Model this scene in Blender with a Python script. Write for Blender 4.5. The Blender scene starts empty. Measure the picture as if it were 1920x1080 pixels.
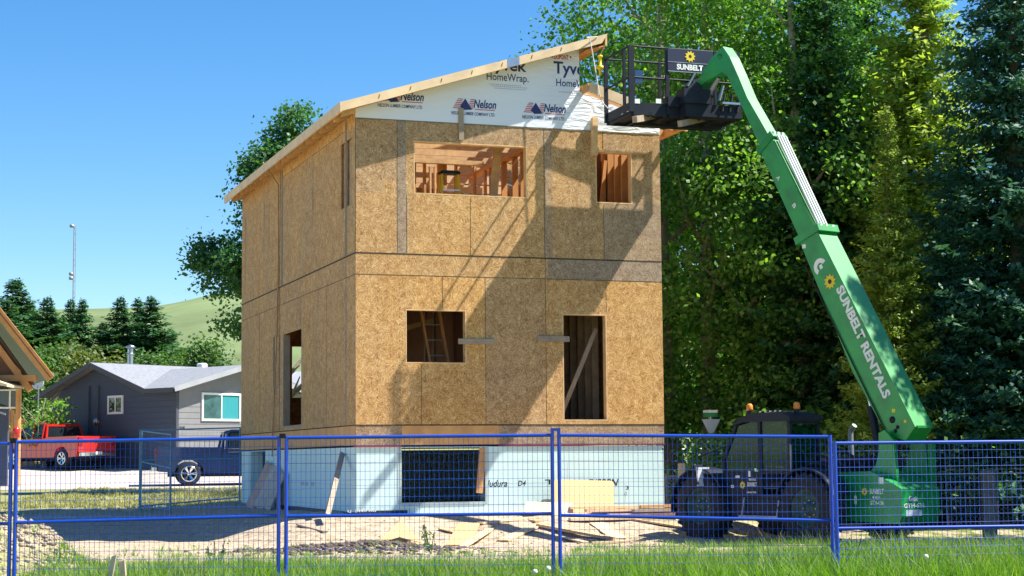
import bpy, bmesh, math, random
import numpy as np
from mathutils import Vector, Matrix
R = math.radians
SC = bpy.context.scene; COL = SC.collection
random.seed(7); rng = np.random.default_rng(7)

# ---------------------------------------------------------------- camera
FPX = 3332.56; PITCH = 0.0958811; ROLL = 0.0084830; YAW = 0.3321694
cam = bpy.data.cameras.new("camera"); co = bpy.data.objects.new("camera", cam); COL.objects.link(co)
cam.sensor_width = 36; cam.lens = 36 * FPX / 1920; cam.clip_start = .1; cam.clip_end = 6000
co.location = (0, 0, 1.5); co.rotation_euler = (math.pi/2 + PITCH, ROLL, 0); SC.camera = co
SC.render.resolution_x = 1920; SC.render.resolution_y = 1080
# ---------------------------------------------------------------- world, sun, exposure
SUN = Vector((1.057, -.058, 1.46)).normalized()
W = bpy.data.worlds.new("World"); SC.world = W; W.use_nodes = True
nt = W.node_tree; nt.nodes.clear()
sky = nt.nodes.new('ShaderNodeTexSky'); sky.sky_type = 'NISHITA'; sky.sun_disc = False
sky.sun_elevation = math.asin(SUN.z); sky.sun_rotation = R(90)
sky.altitude = 1100; sky.air_density = 1.0; sky.dust_density = .5; sky.ozone_density = 2.6
hs = nt.nodes.new('ShaderNodeHueSaturation'); hs.inputs['Saturation'].default_value = 1.34
bg = nt.nodes.new('ShaderNodeBackground'); bg.inputs[1].default_value = .09
wo = nt.nodes.new('ShaderNodeOutputWorld')
nt.links.new(sky.outputs[0], hs.inputs['Color']); nt.links.new(hs.outputs[0], bg.inputs[0]); nt.links.new(bg.outputs[0], wo.inputs[0])
sl = bpy.data.lights.new("sun", 'SUN'); sl.energy = 5.0; sl.angle = R(.53); sl.color = (1, .95, .86)
so = bpy.data.objects.new("sun", sl); COL.objects.link(so); so.rotation_euler = SUN.to_track_quat('Z', 'Y').to_euler()
vs = SC.view_settings; vs.view_transform = 'Standard'; vs.look = 'None'; vs.exposure = 1.12; vs.gamma = 1; vs.use_curve_mapping = False
SC.cycles.max_bounces = 7; SC.cycles.diffuse_bounces = 4; SC.cycles.transparent_max_bounces = 8; SC.cycles.caustics_reflective = False

# ---------------------------------------------------------------- pixel -> place helpers (photo is 1920x1080)
RM = (Matrix.Rotation(ROLL, 3, 'Y') @ Matrix.Rotation(math.pi/2 + PITCH, 3, 'X')); O3 = Vector((0, 0, 1.5))
def ray(px, py): return RM @ Vector(((px-960)/FPX, (540-py)/FPX, -1))
def at(px, py, Y):
    d = ray(px, py); return O3 + d*(Y/d.y)
F0 = Vector((-2.944, 33.647, 0)); UU = Vector((math.cos(YAW), math.sin(YAW), 0)); NN = Vector((math.sin(YAW), -math.cos(YAW), 0))
def onplane(px, py, P, N):
    d = ray(px, py); return O3 + d*(((P-O3).dot(N))/d.dot(N))
def fac(px, py, n=0):   # u, z on the plane n metres in front of the house front
    q = onplane(px, py, F0 + NN*n, NN) - F0; return q.dot(UU), q.z

# ---------------------------------------------------------------- object helpers
def link(o, parent=None):
    COL.objects.link(o)
    if parent is not None: o.parent = parent
    return o
def tag(o, label=None, cat=None, group=None, kind=None):
    if label: o['label'] = label
    if cat: o['category'] = cat; o['kind'] = kind or 'thing'
    if group: o['group'] = group
    if kind: o['kind'] = kind
    return o
def empty(name, loc=(0, 0, 0), rz=0, label=None, cat=None, group=None):
    o = bpy.data.objects.new(name, None); o.location = loc; o.rotation_euler = (0, 0, rz); o.empty_display_size = .2
    link(o); return tag(o, label, cat, group)
def copy_tree(o, parent=None):
    c = o.copy(); COL.objects.link(c)
    if parent is not None: c.parent = parent
    for ch in list(o.children): copy_tree(ch, c)
    return c

class MB:
    def __init__(s): s.v = []; s.f = []; s.m = []; s.t = []; s.sm = []
    def add(s, vs, fs, m=0, t=0., sm=False):
        o = len(s.v); s.v += [tuple(p) for p in vs]
        for f in fs: s.f.append([i+o for i in f]); s.m.append(m); s.t.append(t); s.sm.append(sm)
        return s
    def hexa(s, p, m=0, t=0.):   # 8 points: bottom 4 ccw, top 4 ccw
        return s.add(p, [(3, 2, 1, 0), (4, 5, 6, 7), (0, 1, 5, 4), (1, 2, 6, 5), (2, 3, 7, 6), (3, 0, 4, 7)], m, t)
    def box(s, x0, x1, y0, y1, z0, z1, m=0, t=0.):
        return s.hexa([(x0, y0, z0), (x1, y0, z0), (x1, y1, z0), (x0, y1, z0), (x0, y0, z1), (x1, y0, z1), (x1, y1, z1), (x0, y1, z1)], m, t)
    def bbox(s, x0, x1, y0, y1, z0, z1, b=.02, m=0):   # box with chamfered vertical and top edges
        c = [(x0+b, y0), (x1-b, y0), (x1, y0+b), (x1, y1-b), (x1-b, y1), (x0+b, y1), (x0, y1-b), (x0, y0+b)]
        cx, cy = (x0+x1)/2, (y0+y1)/2
        V = [(x, y, z0) for x, y in c] + [(x, y, z1-b) for x, y in c] + [(x+(b if x < cx else -b), y+(b if y < cy else -b), z1) for x, y in c]
        Fc = [tuple(range(7, -1, -1)), tuple(range(16, 24))]
        for r in range(2):
            for i in range(8): Fc.append((r*8+i, r*8+(i+1) % 8, r*8+8+(i+1) % 8, r*8+8+i))
        return s.add(V, Fc, m)
    def beam(s, a, b, w, h, up=(0, 0, 1), m=0, t=0.):
        a = Vector(a); b = Vector(b); d = (b-a).normalized(); up = Vector(up)
        if abs(d.dot(up)) > .98: up = Vector((1, 0, 0))
        x = d.cross(up).normalized()*w/2; y = x.cross(d).normalized()*h/2
        return s.hexa([a-x-y, a+x-y, b+x-y, b-x-y, a-x+y, a+x+y, b+x+y, b-x+y], m, t)
    def tube(s, a, b, r, n=8, m=0, r2=None, cap=True):
        a = Vector(a); b = Vector(b); d = (b-a).normalized(); up = Vector((0, 0, 1)) if abs(d.z) < .9 else Vector((1, 0, 0))
        x = d.cross(up).normalized(); y = d.cross(x); r2 = r if r2 is None else r2
        V = [a+(x*math.cos(k*2*math.pi/n)+y*math.sin(k*2*math.pi/n))*r for k in range(n)] + [b+(x*math.cos(k*2*math.pi/n)+y*math.sin(k*2*math.pi/n))*r2 for k in range(n)]
        s.add(V, [(k, (k+1) % n, n+(k+1) % n, n+k) for k in range(n)], m, 0, True)
        if cap: s.add(V, [tuple(range(n-1, -1, -1)), tuple(range(n, 2*n))], m)
        return s
    def path(s, pts, r, n=6, m=0):
        for a, b in zip(pts[:-1], pts[1:]): s.tube(a, b, r, n, m)
        return s
    def prism(s, poly, ax, a0, a1, m=0, t=0.):   # poly in the two other axes (cyclic order), extruded along ax
        def P(p, a): return {'x': (a, p[0], p[1]), 'y': (p[0], a, p[1]), 'z': (p[0], p[1], a)}[ax]
        n = len(poly); V = [P(p, a0) for p in poly]+[P(p, a1) for p in poly]
        return s.add(V, [tuple(range(n)), tuple(range(2*n-1, n-1, -1))]+[(k, n+k, n+(k+1) % n, (k+1) % n) for k in range(n)], m, t)
    def lathe(s, prof, c, ax='y', n=24, m=0, sm=True):   # prof: (radius, offset along ax)
        V = []
        for r, o in prof:
            for k in range(n):
                a = 2*math.pi*k/n; p = (r*math.cos(a), r*math.sin(a))
                V.append((c[0]+p[0], c[1]+o, c[2]+p[1]) if ax == 'y' else (c[0]+p[0], c[1]+p[1], c[2]+o) if ax == 'z' else (c[0]+o, c[1]+p[0], c[2]+p[1]))
        Fc = [(i*n+k, i*n+(k+1) % n, (i+1)*n+(k+1) % n, (i+1)*n+k) for i in range(len(prof)-1) for k in range(n)]
        return s.add(V, Fc, m, 0, sm)
    def build(s, name, mats, parent=None, loc=None):
        me = bpy.data.meshes.new(name); me.from_pydata([tuple(p) for p in s.v], [], s.f)
        if not isinstance(mats, (list, tuple)): mats = [mats]
        for q in mats: me.materials.append(q)
        me.polygons.foreach_set('material_index', s.m); me.polygons.foreach_set('use_smooth', s.sm)
        if any(s.t):
            at_ = me.attributes.new('tint', 'FLOAT', 'FACE'); at_.data.foreach_set('value', s.t)
        bm = bmesh.new(); bm.from_mesh(me); bmesh.ops.recalc_face_normals(bm, faces=bm.faces); bm.to_mesh(me); bm.free()
        me.update(); o = bpy.data.objects.new(name, me)
        if loc is not None: o.location = loc
        return link(o, parent)

def raw(name, V, Fq, mats, parent=None, attr=None, smooth=False, mi=None):   # fast numpy quads/tris
    V = np.asarray(V, np.float32); Fq = np.asarray(Fq, np.int32); k = Fq.shape[1]; nf = len(Fq)
    me = bpy.data.meshes.new(name); me.vertices.add(len(V)); me.vertices.foreach_set('co', V.ravel())
    me.loops.add(nf*k); me.loops.foreach_set('vertex_index', Fq.ravel())
    me.polygons.add(nf); me.polygons.foreach_set('loop_start', np.arange(nf)*k); me.polygons.foreach_set('loop_total', np.full(nf, k))
    if mi is not None: me.polygons.foreach_set('material_index', mi)
    if smooth: me.polygons.foreach_set('use_smooth', np.ones(nf, bool))
    if not isinstance(mats, (list, tuple)): mats = [mats]
    for q in mats: me.materials.append(q)
    if attr is not None:
        a_ = me.attributes.new('tint', 'FLOAT', 'FACE'); a_.data.foreach_set('value', np.asarray(attr, np.float32))
    me.update(calc_edges=True); me.validate()
    return link(bpy.data.objects.new(name, me), parent)

# ---------------------------------------------------------------- materials
def newmat(name):
    m = bpy.data.materials.new(name); m.use_nodes = True; n = m.node_tree
    return m, n, n.nodes['Principled BSDF']
def N(n, t, **k):
    q = n.nodes.new(t)
    for a, b in k.items():
        if a in q.inputs: q.inputs[a].default_value = b
        else: setattr(q, a, b)
    return q
def ramp(n, stops, interp='LINEAR'):
    r = n.nodes.new('ShaderNodeValToRGB'); r.color_ramp.interpolation = interp; e = r.color_ramp.elements
    while len(e) < len(stops): e.new(.5)
    for q, (p, c) in zip(e, stops): q.position = p; q.color = (*c, 1)
    return r
def mat(name, c, rough=.6, var=.12, scale=3., metal=0., bump=0., bscale=60., spec=.5, detail=6, aniso=None, coat=0):
    m, n, b = newmat(name); L = n.links.new
    tc = N(n, 'ShaderNodeTexCoord'); src = tc.outputs['Object']
    if aniso:
        mp = N(n, 'ShaderNodeMapping'); mp.inputs['Scale'].default_value = aniso; L(src, mp.inputs[0]); src = mp.outputs[0]
    no = N(n, 'ShaderNodeTexNoise', Scale=scale, Detail=detail, Roughness=.6); L(src, no.inputs['Vector'])
    d = tuple(max(0, x*(1-var)) for x in c); l = tuple(min(1, x*(1+var)) for x in c)
    r = ramp(n, [(.3, d), (.7, l)]); L(no.outputs[0], r.inputs[0]); L(r.outputs[0], b.inputs['Base Color'])
    b.inputs['Roughness'].default_value = rough; b.inputs['Metallic'].default_value = metal; b.inputs['Specular IOR Level'].default_value = spec
    b.inputs['Coat Weight'].default_value = coat
    if bump:
        n2 = N(n, 'ShaderNodeTexNoise', Scale=bscale, Detail=4); L(src, n2.inputs['Vector'])
        bp = N(n, 'ShaderNodeBump', Strength=bump, Distance=.02); L(n2.outputs[0], bp.inputs['Height']); L(bp.outputs[0], b.inputs['Normal'])
    return m

def osb_mat(name, side=False):
    m, n, b = newmat(name); L = n.links.new
    tc = N(n, 'ShaderNodeTexCoord'); mp0 = N(n, 'ShaderNodeMapping')
    if side: mp0.inputs['Rotation'].default_value = (0, 0, R(90))     # strands laid in the wall plane
    L(tc.outputs['Object'], mp0.inputs[0])
    sep = N(n, 'ShaderNodeSeparateXYZ'); L(mp0.outputs[0], sep.inputs[0])
    cmb = N(n, 'ShaderNodeCombineXYZ'); L(sep.outputs[0], cmb.inputs[0]); L(sep.outputs[2], cmb.inputs[1])
    outs = []
    for sc_, seed in ((9., 0.), (14., 7.3)):
        off = N(n, 'ShaderNodeVectorMath', operation='ADD'); off.inputs[1].default_value = (seed, seed*2, 0); L(cmb.outputs[0], off.inputs[0])
        dn = N(n, 'ShaderNodeTexNoise', Scale=9., Detail=1); L(off.outputs[0], dn.inputs['Vector'])
        mx = N(n, 'ShaderNodeMix', data_type='VECTOR'); mx.inputs[0].default_value = .1; L(off.outputs[0], mx.inputs[4]); L(dn.outputs['Color'], mx.inputs[5])
        vo = N(n, 'ShaderNodeTexVoronoi', Scale=sc_); vo.voronoi_dimensions = '2D'; L(mx.outputs[1], vo.inputs['Vector'])
        sp = N(n, 'ShaderNodeSeparateColor'); L(vo.outputs['Color'], sp.inputs[0])
        an = N(n, 'ShaderNodeMath', operation='MULTIPLY'); an.inputs[1].default_value = 6.0; L(sp.outputs[0], an.inputs[0])
        vr = N(n, 'ShaderNodeVectorRotate', rotation_type='Z_AXIS'); L(off.outputs[0], vr.inputs[0]); L(an.outputs[0], vr.inputs['Angle'])
        ms = N(n, 'ShaderNodeMapping'); ms.inputs['Scale'].default_value = (9, 55, 1); L(vr.outputs[0], ms.inputs[0])
        no = N(n, 'ShaderNodeTexNoise', Scale=1., Detail=2, Roughness=.6); L(ms.outputs[0], no.inputs['Vector'])
        ad = N(n, 'ShaderNodeMath', operation='MULTIPLY_ADD'); ad.inputs[1].default_value = .12; L(sp.outputs[1], ad.inputs[0])
        L(no.outputs[0], ad.inputs[2]); outs.append(ad.outputs[0])
    av = N(n, 'ShaderNodeMath', operation='ADD'); L(outs[0], av.inputs[0]); L(outs[1], av.inputs[1])
    hf = N(n, 'ShaderNodeMath', operation='MULTIPLY'); hf.inputs[1].default_value = .5; L(av.outputs[0], hf.inputs[0])
    honey = ramp(n, [(.38, (.21, .092, .026)), (.50, (.45, .230, .070)), (.61, (.63, .37, .130)), (.74, (.84, .60, .29))])
    grey = ramp(n, [(.38, (.13, .085, .055)), (.55, (.30, .215, .14)), (.74, (.50, .40, .29))])
    L(hf.outputs[0], honey.inputs[0]); L(hf.outputs[0], grey.inputs[0])
    at_ = N(n, 'ShaderNodeAttribute', attribute_name='tint')
    big = N(n, 'ShaderNodeTexNoise', Scale=.9, Detail=3); L(tc.outputs['Object'], big.inputs['Vector'])
    bm_ = N(n, 'ShaderNodeMath', operation='MULTIPLY_ADD'); bm_.inputs[1].default_value = .5; L(big.outputs[0], bm_.inputs[0])
    b2 = N(n, 'ShaderNodeMath', operation='SUBTRACT'); b2.inputs[1].default_value = .2; L(at_.outputs['Fac'], b2.inputs[0]); L(b2.outputs[0], bm_.inputs[2])
    mx = N(n, 'ShaderNodeMix', data_type='RGBA', clamp_factor=True); L(bm_.outputs[0], mx.inputs[0]); L(honey.outputs[0], mx.inputs[6]); L(grey.outputs[0], mx.inputs[7])
    L(mx.outputs[2], b.inputs['Base Color']); b.inputs['Roughness'].default_value = .75; b.inputs['Specular IOR Level'].default_value = .25
    bp = N(n, 'ShaderNodeBump', Strength=.25, Distance=.006); L(hf.outputs[0], bp.inputs['Height']); L(bp.outputs[0], b.inputs['Normal'])
    return m

def leaf_mat(name, dark, mid, light, trans=.35, rough=.5):
    m, n, b = newmat(name); L = n.links.new
    a_ = N(n, 'ShaderNodeAttribute', attribute_name='tint'); r = ramp(n, [(0, dark), (.5, mid), (1, light)]); L(a_.outputs['Fac'], r.inputs[0])
    L(r.outputs[0], b.inputs['Base Color']); b.inputs['Roughness'].default_value = rough; b.inputs['Specular IOR Level'].default_value = .4
    tr = N(n, 'ShaderNodeBsdfTranslucent'); mu = N(n, 'ShaderNodeMix', data_type='RGBA', blend_type='MULTIPLY'); mu.inputs[0].default_value = 1; mu.inputs[7].default_value = (1.5, 1.7, .55, 1)
    L(r.outputs[0], mu.inputs[6]); L(mu.outputs[2], tr.inputs[0])
    mi = N(n, 'ShaderNodeMixShader'); mi.inputs[0].default_value = trans; L(b.outputs[0], mi.inputs[1]); L(tr.outputs[0], mi.inputs[2])
    L(mi.outputs[0], n.nodes['Material Output'].inputs[0]); return m

M = {}
M['osb'] = osb_mat('osb'); M['osb_side'] = osb_mat('osb_side', True)
M['lumber'] = mat('lumber', (.66, .43, .21), .7, .22, 2.5, aniso=(2, 2, 2), bump=.1)
M['lumber_pale'] = mat('lumber_pale', (.74, .54, .32), .7, .16, 2.5, bump=.1)
M['lumber_orange'] = mat('lumber_orange', (.62, .33, .12), .7, .2, 3)
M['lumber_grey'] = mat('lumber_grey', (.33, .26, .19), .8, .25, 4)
M['plywood'] = mat('plywood', (.78, .50, .22), .6, .12, 2)
M['plywood_orange'] = mat('plywood_orange', (.80, .38, .10), .6, .1, 2)
M['seam'] = mat('seam', (.05, .035, .02), .9, .2, 9)
M['tape'] = mat('tape', (.16, .15, .10), .6, .25, 6)
M['ink_navy'] = mat('ink_navy', (.02, .035, .15), .6, .1); M['ink_red'] = mat('ink_red', (.55, .04, .06), .6, .1)
M['ink_black'] = mat('ink_black', (.012, .014, .02), .6, .1); M['ink_grey'] = mat('ink_grey', (.42, .48, .58), .6, .1)
M['foam'] = mat('foam', (.60, .79, .77), .75, .05, 1.5, bump=.15, bscale=25)
M['buck'] = mat('buck', (.42, .52, .50), .75, .1)
M['membrane'] = mat('membrane', (.012, .014, .02), .5, .3)
M['sill_red'] = mat('sill_red', (.25, .03, .07), .6, .2)
M['blue'] = mat('blue_paint', (.006, .06, .50), .38, .15, 5, coat=.2)
M['wire'] = mat('wire_blue', (.008, .09, .58), .45, .25, 3)
M['wire_far'] = mat('wire_faded_blue', (.10, .26, .38), .5, .2, 3)
M['black'] = mat('black_paint', (.009, .014, .026), .55, .3, 4, spec=.3)
M['rubber'] = mat('rubber', (.018, .018, .02), .85, .3, 8, bump=.2)
M['green'] = mat('green_paint', (.006, .27, .040), .40, .26, 2.6, coat=.35, bump=.04, bscale=5, spec=.6)
M['green'].node_tree.nodes['Principled BSDF'].inputs['Coat Roughness'].default_value = .4
M['green_dark'] = mat('green_paint_aged', (.012, .22, .05), .5, .15, 3)
M['steel'] = mat('steel', (.45, .46, .48), .3, .12, 5, metal=.9)
M['steel_grey'] = mat('steel_grey', (.30, .31, .33), .5, .2, 5, metal=.4)
M['white'] = mat('white_paint', (.80, .80, .78), .5, .05)
M['yellow'] = mat('yellow_paint', (.80, .58, .02), .5, .08)
M['orange_lens'] = mat('orange_lens', (.85, .25, .03), .3, .1)
M['red'] = mat('red_paint', (.55, .022, .012), .28, .06, 1.5, coat=.5)
M['navy_car'] = mat('dark_blue_paint', (.008, .022, .085), .28, .2, 2, coat=.5)
M['chrome'] = mat('chrome', (.75, .76, .78), .2, .05, 4, metal=1)
M['siding'] = mat('siding', (.055, .070, .115), .7, .06, 3)  # bungalow siding, the shade on its left wall put into the colour
M['siding_lt'] = mat('siding_light', (.21, .21, .22), .7, .06, 3)  # same siding for the sunlit wall, its light put into the colour
M['shingle'] = mat('shingle', (.23, .24, .265), .9, .22, 7, bump=.4, bscale=30)
M['fascia_dark'] = mat('fascia_dark', (.06, .06, .07), .6, .1)
M['fascia_grey'] = mat('fascia_grey', (.33, .34, .36), .6, .1)
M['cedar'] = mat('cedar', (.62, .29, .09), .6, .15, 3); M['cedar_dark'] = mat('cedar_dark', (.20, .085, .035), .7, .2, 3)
M['roof_green'] = mat('roof_green', (.02, .10, .06), .5, .2, 3)
M['curtain'] = mat('curtain', (.02, .26, .29), .8, .2, 8, aniso=(8, 8, .3))
M['bark'] = mat('bark', (.19, .155, .12), .9, .35, 5, bump=.6, bscale=14, aniso=(3, 3, .6))
M['bark_pale'] = mat('bark_pale', (.36, .32, .26), .9, .3, 5, bump=.5, bscale=14, aniso=(3, 3, .6))
M['dead'] = mat('dead_wood', (.42, .35, .27), .8, .2, 6)
M['rope'] = mat('rope', (.45, .27, .12), .8, .2)
M['rope_white'] = mat('rope_white', (.7, .66, .58), .8, .2)
def glass(name, c, rough=.05):
    m, n, b = newmat(name); b.inputs['Base Color'].default_value = (*c, 1); b.inputs['Roughness'].default_value = rough; b.inputs['Specular IOR Level'].default_value = .9
    tr = N(n, 'ShaderNodeBsdfTransparent'); tr.inputs[0].default_value = (.50, .78, .66, 1); mi = N(n, 'ShaderNodeMixShader'); mi.inputs[0].default_value = .72
    n.links.new(b.outputs[0], mi.inputs[1]); n.links.new(tr.outputs[0], mi.inputs[2]); n.links.new(mi.outputs[0], n.nodes['Material Output'].inputs[0]); return m
M['glass_green'] = glass('glass_green', (.01, .05, .035))
M['glass_dark'] = mat('glass_dark', (.012, .02, .025), .06, .3, 1, spec=.9)
def wrap_mat():
    m, n, b = newmat('house_wrap'); L = n.links.new; tc = N(n, 'ShaderNodeTexCoord')
    b.inputs['Base Color'].default_value = (.78, .82, .88, 1); b.inputs['Roughness'].default_value = .5
    mp = N(n, 'ShaderNodeMapping'); mp.inputs['Scale'].default_value = (1.1, 1, 4.2); mp.inputs['Rotation'].default_value = (0, R(28), 0); L(tc.outputs['Object'], mp.inputs[0])
    no = N(n, 'ShaderNodeTexNoise', Scale=1.7, Detail=3, Distortion=1.2); L(mp.outputs[0], no.inputs['Vector'])
    sx = N(n, 'ShaderNodeSeparateXYZ'); L(tc.outputs['Object'], sx.inputs[0])
    mr = N(n, 'ShaderNodeMapRange'); mr.inputs[1].default_value = 3.6; mr.inputs[2].default_value = 4.8; mr.inputs[3].default_value = .12; mr.inputs[4].default_value = 1; L(sx.outputs[0], mr.inputs[0])
    mu = N(n, 'ShaderNodeMath', operation='MULTIPLY'); L(no.outputs[0], mu.inputs[0]); L(mr.outputs[0], mu.inputs[1])
    bp = N(n, 'ShaderNodeBump', Strength=.8, Distance=.06); L(mu.outputs[0], bp.inputs['Height']); L(bp.outputs[0], b.inputs['Normal']); return m
M['wrap'] = wrap_mat()

# ---------------------------------------------------------------- text
def text(body, name, x0, x1, z0, z1, depth_y, m, parent, bold=.0, shear=0., frame='xz', flip=False, clip=None, rot=0):
    """lettering fitted to the box x0..x1, z0..z1 on a plane of its parent's frame"""
    cu = bpy.data.curves.new('t', 'FONT'); cu.body = body; cu.offset = bold; cu.extrude = 0; cu.shear = shear; cu.resolution_u = 3
    tmp = bpy.data.objects.new('t', cu); COL.objects.link(tmp); bpy.context.view_layer.update()
    me = bpy.data.meshes.new_from_object(tmp.evaluated_get(bpy.context.evaluated_depsgraph_get())); bpy.data.objects.remove(tmp)
    V = np.array([v.co[:2] for v in me.vertices]); lo = V.min(0); hi = V.max(0); Q = (V-lo)/(hi-lo)
    if flip: Q = 1-Q
    for v, q in zip(me.vertices, Q):
        a = x0+(x1-x0)*q[0]; c = z0+(z1-z0)*q[1]
        v.co = frame(a, c) if callable(frame) else (a, depth_y, c)
    if clip:
        bm = bmesh.new(); bm.from_mesh(me)
        for pco, pno in clip: bmesh.ops.bisect_plane(bm, geom=bm.verts[:]+bm.edges[:]+bm.faces[:], plane_co=pco, plane_no=pno, clear_outer=True)
        bm.to_mesh(me); bm.free()
    me.materials.clear(); me.materials.append(m); me.name = name
    return link(bpy.data.objects.new(name, me), parent)

# ---------------------------------------------------------------- ground
def sstep(a, b, x): t = np.clip((x-a)/(b-a), 0, 1); return t*t*(3-2*t)
PY = [0, 17, 19, 20.4, 22.5, 33, 41, 46, 52, 58, 62, 70, 76, 90, 120, 200, 400, 800, 3000]
PZ = [.0, .05, .12, .14, .0, .0, .15, .3, .5, .62, .66, .95, 1.27, 1.7, 2.6, 4, 5.5, -10, -60]
HL, HW = 11.88, 6.346
_nr = np.random.default_rng(3); _A = [(_nr.uniform(.4, 3.2), _nr.uniform(0, 6.28), _nr.uniform(0, 6.28)) for _ in range(26)]
def wob(x, y):
    s = 0
    for k, a, ph in _A: s = s+np.sin(k*(x*math.cos(a)+y*math.sin(a))+ph)/(1+k)
    return s
def gz(x, y):
    x = np.asarray(x, float); y = np.asarray(y, float)
    z = np.interp(y, PY, PZ)
    rx, ry = x-F0.x, y-F0.y; u = rx*UU.x+ry*UU.y; v = -(rx*NN.x+ry*NN.y)
    du = np.maximum(np.maximum(-u, u-HW), 0); dv = np.maximum(np.maximum(-v, v-HL), 0); d = np.hypot(du, dv)
    tgt = .46; k = 1-sstep(.3, 3.0, d); z = z*(1-k)+np.maximum(z, tgt)*k
    z = z + .012*wob(x, y)*sstep(20, 23, y)*(1-sstep(50, 60, y)) + .012*wob(x*2.7, y*2.7)*sstep(22, 24, y)*(1-sstep(34, 38, y))
    d2 = np.hypot((x+6.7)/1.7, (y-22.4)/1.5); z = z+.9*np.exp(-d2*d2*1.6)*(1+.07*wob(x*4, y*4))
    d3 = np.hypot((x+2.6)/1.5, (y-29.6)/.7); z = z+.16*np.exp(-d3*d3)
    return z
def G(x, y): return float(gz(x, y))
def ground_material():
    m, n, b = newmat('ground'); L = n.links.new; tc = N(n, 'ShaderNodeTexCoord'); P = tc.outputs['Object']
    sx = N(n, 'ShaderNodeSeparateXYZ'); L(P, sx.inputs[0])
    n1 = N(n, 'ShaderNodeTexNoise', Scale=.6, Detail=5); L(P, n1.inputs['Vector'])
    n2 = N(n, 'ShaderNodeTexNoise', Scale=7., Detail=6, Roughness=.7); L(P, n2.inputs['Vector'])
    n3 = N(n, 'ShaderNodeTexNoise', Scale=30., Detail=3); L(P, n3.inputs['Vector'])
    dirt = ramp(n, [(.3, (.23, .17, .115)), (.5, (.48, .375, .265)), (.68, (.66, .54, .40))]); L(n2.outputs[0], dirt.inputs[0])
    grass = ramp(n, [(.32, (.075, .13, .02)), (.52, (.22, .26, .06)), (.68, (.40, .36, .14))]); L(n2.outputs[0], grass.inputs[0])
    # distance along the view: dirt yard 22..45, grass verge 45..60, gravel street, lawn beyond
    ny = N(n, 'ShaderNodeMath', operation='MULTIPLY_ADD'); ny.inputs[1].default_value = 9; L(n1.outputs[0], ny.inputs[0]); L(sx.outputs[1], ny.inputs[2])
    r = ramp(n, [(.0, (1, 1, 1)), (.262, (1, 1, 1)), (.272, (.35,)*3), (.30, (.0,)*3), (.47, (0, 0, 0)), (.52, (.75,)*3), (1, (.8,)*3)])
    dv = N(n, 'ShaderNodeMath', operation='DIVIDE'); dv.inputs[1].default_value = 100; L(ny.outputs[0], dv.inputs[0]); L(dv.outputs[0], r.inputs[0])
    rx = N(n, 'ShaderNodeMapRange'); rx.inputs[1].default_value = 1.5; rx.inputs[2].default_value = 6; L(sx.outputs[0], rx.inputs[0])
    n4 = N(n, 'ShaderNodeTexNoise', Scale=1.6, Detail=4); L(P, n4.inputs['Vector'])
    mk = N(n, 'ShaderNodeMath', operation='GREATER_THAN'); mk.inputs[1].default_value = .52; L(n4.outputs[0], mk.inputs[0])
    mk2 = N(n, 'ShaderNodeMath', operation='MULTIPLY'); L(mk.outputs[0], mk2.inputs[0]); L(rx.outputs[0], mk2.inputs[1])
    mxx = N(n, 'ShaderNodeMath', operation='MAXIMUM'); L(mk2.outputs[0], mxx.inputs[0]); L(r.outputs[0], mxx.inputs[1])
    fine = N(n, 'ShaderNodeMath', operation='MULTIPLY_ADD'); fine.inputs[1].default_value = .7; fine.inputs[2].default_value = -.35; L(n2.outputs[0], fine.inputs[0])
    sm = N(n, 'ShaderNodeMath', operation='ADD', use_clamp=True); L(mxx.outputs[0], sm.inputs[0]); L(fine.outputs[0], sm.inputs[1])
    mx = N(n, 'ShaderNodeMix', data_type='RGBA'); L(sm.outputs[0], mx.inputs[0]); L(dirt.outputs[0], mx.inputs[6]); L(grass.outputs[0], mx.inputs[7])
    L(mx.outputs[2], b.inputs['Base Color']); b.inputs['Roughness'].default_value = .95; b.inputs['Specular IOR Level'].default_value = .1
    bp = N(n, 'ShaderNodeBump', Strength=.7, Distance=.08); L(n2.outputs[0], bp.inputs['Height'])
    bp2 = N(n, 'ShaderNodeBump', Strength=.5, Distance=.03); L(n3.outputs[0], bp2.inputs['Height']); L(bp.outputs[0], bp2.inputs['Normal']); L(bp2.outputs[0], b.inputs['Normal'])
    return m
M['ground'] = ground_material()
M['gravel'] = mat('gravel_road', (.50, .44, .38), .95, .12, 1.2, bump=.5, bscale=20, spec=.1, aniso=(.3, 1.5, 1))
M['hill'] = mat('hill_grass', (.16, .205, .095), .95, .28, .02, spec=.05, detail=8)

def sheet(name, xs, ys, m, off=0.):
    X, Yg = np.meshgrid(xs, ys); Z = gz(X, Yg)+off
    V = np.stack([X, Yg, Z], -1).reshape(-1, 3); nx, ny = len(xs), len(ys)
    i = (np.arange(ny-1)[:, None]*nx+np.arange(nx-1)).ravel()
    return tag(raw(name, V, np.stack([i, i+1, i+nx+1, i+nx], 1), m, smooth=True), kind='structure')
xs = np.concatenate([np.linspace(-900, -60, 15), np.linspace(-50, -12, 40), np.linspace(-11.8, 14, 230), np.linspace(15, 50, 36), np.linspace(60, 900, 15)])
ys = np.concatenate([np.linspace(-30, 14, 8), np.linspace(15, 36, 190), np.linspace(36.4, 80, 90), np.linspace(84, 400, 24), np.linspace(500, 3000, 8)])
sheet('ground', xs, ys, M['ground'])
sheet('road', np.linspace(-90, 90, 90), np.linspace(58.5, 73, 30), M['gravel'], .012)
sheet('driveway', np.linspace(-30, -11, 30), np.linspace(73.05, 79, 10), M['gravel'], .012)
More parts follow.
